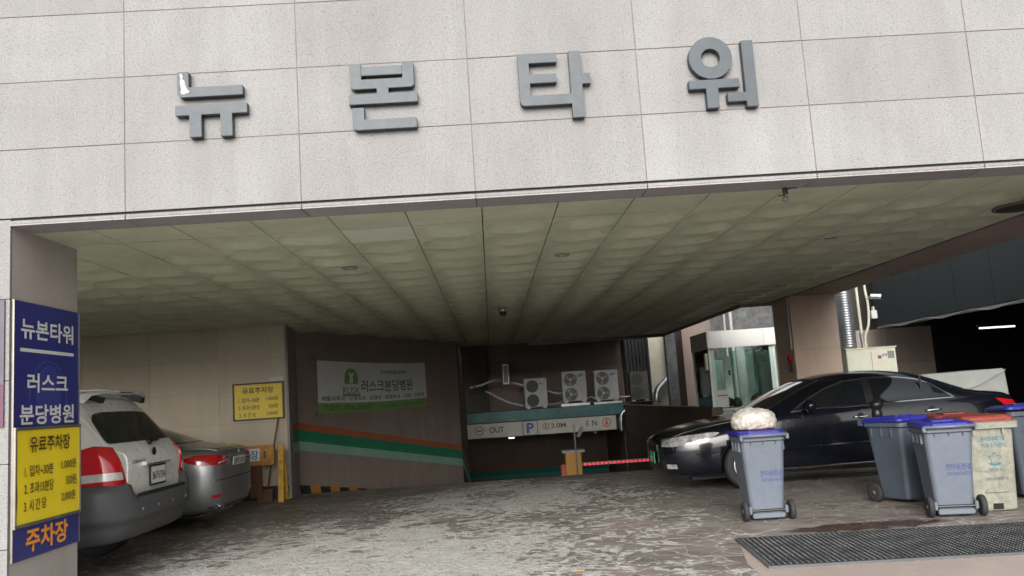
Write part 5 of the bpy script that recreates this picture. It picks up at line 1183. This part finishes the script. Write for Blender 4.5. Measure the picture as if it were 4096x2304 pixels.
# beige food-waste bin with red lid
fb = thing('food_waste_bin', 'dirty beige food waste bin with red lid at the right edge', 'bin', (4.93, 2.40, 0), math.radians(-6), 'wheelie bins by the grating')
mb = MB(); skin(mb, [rsec(.40, .40, .03, .01), rsec(.41, .41, .03, .03), rsec(.475, .475, .035, .80), rsec(.475, .475, .035, .812)]); mb.build('body', BINBEIGE, fb)
mb = MB(); skin(mb, [rsec(.48, .48, .03, .80), rsec(.555, .555, .03, .806), rsec(.56, .56, .03, .865), rsec(.53, .53, .03, .872)]); mb.build('rim', BINBEIGE, fb)
mb = MB(); skin(mb, [rsec(.50, .50, .03, .873), rsec(.50, .50, .03, .905), rsec(.45, .45, .04, .93), rsec(.40, .40, .04, .935)]); lo = mb.build('lid', LIDRED, fb)
MB().box(-.18, .18, -.262, -.23, .885, .915).build('lip', LIDRED, lo, bevel=.006)
for xx in (-.15, .13): MB().box(xx-.012, xx+.012, -.262, -.236, .745, .80).build('rib', BINBEIGE, fb)
MB().box(-.035, .065, -.207, -.2055, .02, .15).build('drain_recess', HOLESHADE, fb)
MB().prism([(-.10, .185), (.13, .185), (.12, .205), (.07, .225), (.0, .23), (-.07, .22)], lambda a, b, c: (a, c, b), -.232, -.20).build('drain_hood', BINBEIGE, fb, bevel=.004)
MB().box(-.195, .195, -.228, -.2215, .392, .397).build('seam', BINBEIGE, fb)
fo = lambda x, z: (x, -.2035-(z-.03)*.0325/.77-.001, z); ez = (0, -.042, 1)
text('음식물류폐기물', fo(.03, .705), EX, ez, .235, .05, GREENINK, fb, .012); text('전용수거용기', fo(.03, .640), EX, ez, .235, .05, GREENINK, fb, .012); text('성남시', fo(.03, .405), EX, ez, .14, .035, BININK2, fb, .01); text('(주)새힘환경', fo(.03, .31), EX, ez, .215, .04, BININK2, fb, .008)
star = []
for i in range(40):
    a = math.pi/2+2*math.pi*i/40; rr = .048+.016*math.cos(5*(a-math.pi/2)); star.append((rr*math.cos(a), rr*math.sin(a)))
flat(star, fo(.03, .51), EX, ez, GREENINK, fb, 'flower_emblem', .003); flat([(x*.78, z*.78) for x, z in star], fo(.03, .51), EX, ez, BINBEIGE, fb, 'flower_petals', .0045)
flat([(-.065, .012), (-.05, -.012), (0, -.022), (.05, -.012), (.065, .012), (.03, .0), (0, -.004), (-.03, .0)], fo(.03, .462), EX, ez, GREENINK, fb, 'emblem_wave', .003)
# rubbish bag on the first bin: crumpled, knotted
bg_ = bpy.data.meshes.new('rubbish_bag'); bm = bmesh.new(); bmesh.ops.create_icosphere(bm, subdivisions=5, radius=1.)
from mathutils import noise as mnoise
for v in bm.verts:
    p = v.co.copy(); a = math.atan2(p.y, p.x)
    ridge = .10*abs(mnoise.noise(Vector((math.cos(a)*3, math.sin(a)*3, p.z*1.5))))+.09*abs(mnoise.noise(p*3.6+Vector((3, 1, 7))))+.05*abs(mnoise.noise(p*9))
    q = p*(1-ridge+.05)
    zz = q.z
    if zz < -.45: zz = -.45-(abs(zz)-.45)*.12
    if zz > .55: q.x *= 1-.25*(zz-.55); zz = .55+(zz-.55)*(.7+.5*mnoise.noise(Vector((q.x*4, q.y*4, 1))))
    v.co = Vector((q.x*.235, q.y*.20, (zz+.49)*.165))
bm.to_mesh(bg_); bm.free()
BAGM, bt_, bb_ = _nodes('bag_plastic')
bb_.inputs['Base Color'].default_value = (.72, .68, .62, 1); bb_.inputs['Roughness'].default_value = .32; bb_.inputs['Subsurface Weight'].default_value = .0
_gp = _n(bt_, 'ShaderNodeNewGeometry').outputs['Position']; _c = _ramp(bt_, _noise(bt_, _gp, 9, 5, .6), [(.3, (.36, .32, .27)), (.6, (.50, .48, .455))])
_sz = _n(bt_, 'ShaderNodeSeparateXYZ'); bt_.links.new(_gp, _sz.inputs[0]); _low = _ramp(bt_, _math(bt_, 'MULTIPLY_ADD', _sz.outputs['Z'], 10., -9.1), [(.0, 1.), (.55, 0.)])
bt_.links.new(_mix(bt_, _c, (.42, .20, .10), _math(bt_, 'MULTIPLY', _low, .7)), bb_.inputs['Base Color']); _bump(bt_, bb_, _noise(bt_, _gp, 22, 5, .65, 1.5), .9, .02)
bag = thing('rubbish_bag', 'tied white plastic rubbish bag lying on the blue bin lid', 'bag', (2.79, 2.85, .920)); obj('sack', bg_, BAGM, bag, smooth=True)
mb = MB()
for i in range(9):
    a = i*.7; mb.add([(.02*math.cos(a)-.05, .02*math.sin(a)-.04, .150), (-.05+.075*math.cos(a), -.04+.06*math.sin(a), .205+.02*math.sin(i*2.3)), (-.05+.07*math.cos(a+.55), -.04+.055*math.sin(a+.55), .195+.02*math.cos(i*1.7))], [(0, 1, 2)])
mb.build('knot', BAGM, bag)
t = thing('rubber_post', 'black knob-topped rubber post behind the sideways bin', 'post', (4.78, 4.30, 0))
MB().lathe([(.16, 0), (.16, .03), (.05, .06), (.045, .83), (.05, .87), (.066, .90), (.060, .95), (.052, .975), (.072, 1.0), (.082, 1.03), (.078, 1.065), (.05, 1.09), (.001, 1.095)], (0, 0, 0), EZ, 20).build('post', BLACKPL, t, smooth=True)

lf = thing('fallen_leaf', 'single dry yellow leaf on the white worn paint near the front', 'leaf', (.58, .78, .006))
MB().add([(0, 0, 0), (.03, .012, .006), (.065, .0, .012), (.10, -.004, .004), (.06, -.03, .010), (.025, -.022, .003), (.05, -.006, .001)], [(0, 1, 6), (1, 2, 6), (2, 3, 6), (3, 4, 6), (4, 5, 6), (5, 0, 6)]).build('blade', mat('dry_leaf', (.45, .27, .06), .7), lf)
MB().tube([(-.03, .01, .002), (0, 0, .001)], .0015, 5).build('stalk', STICK, lf)
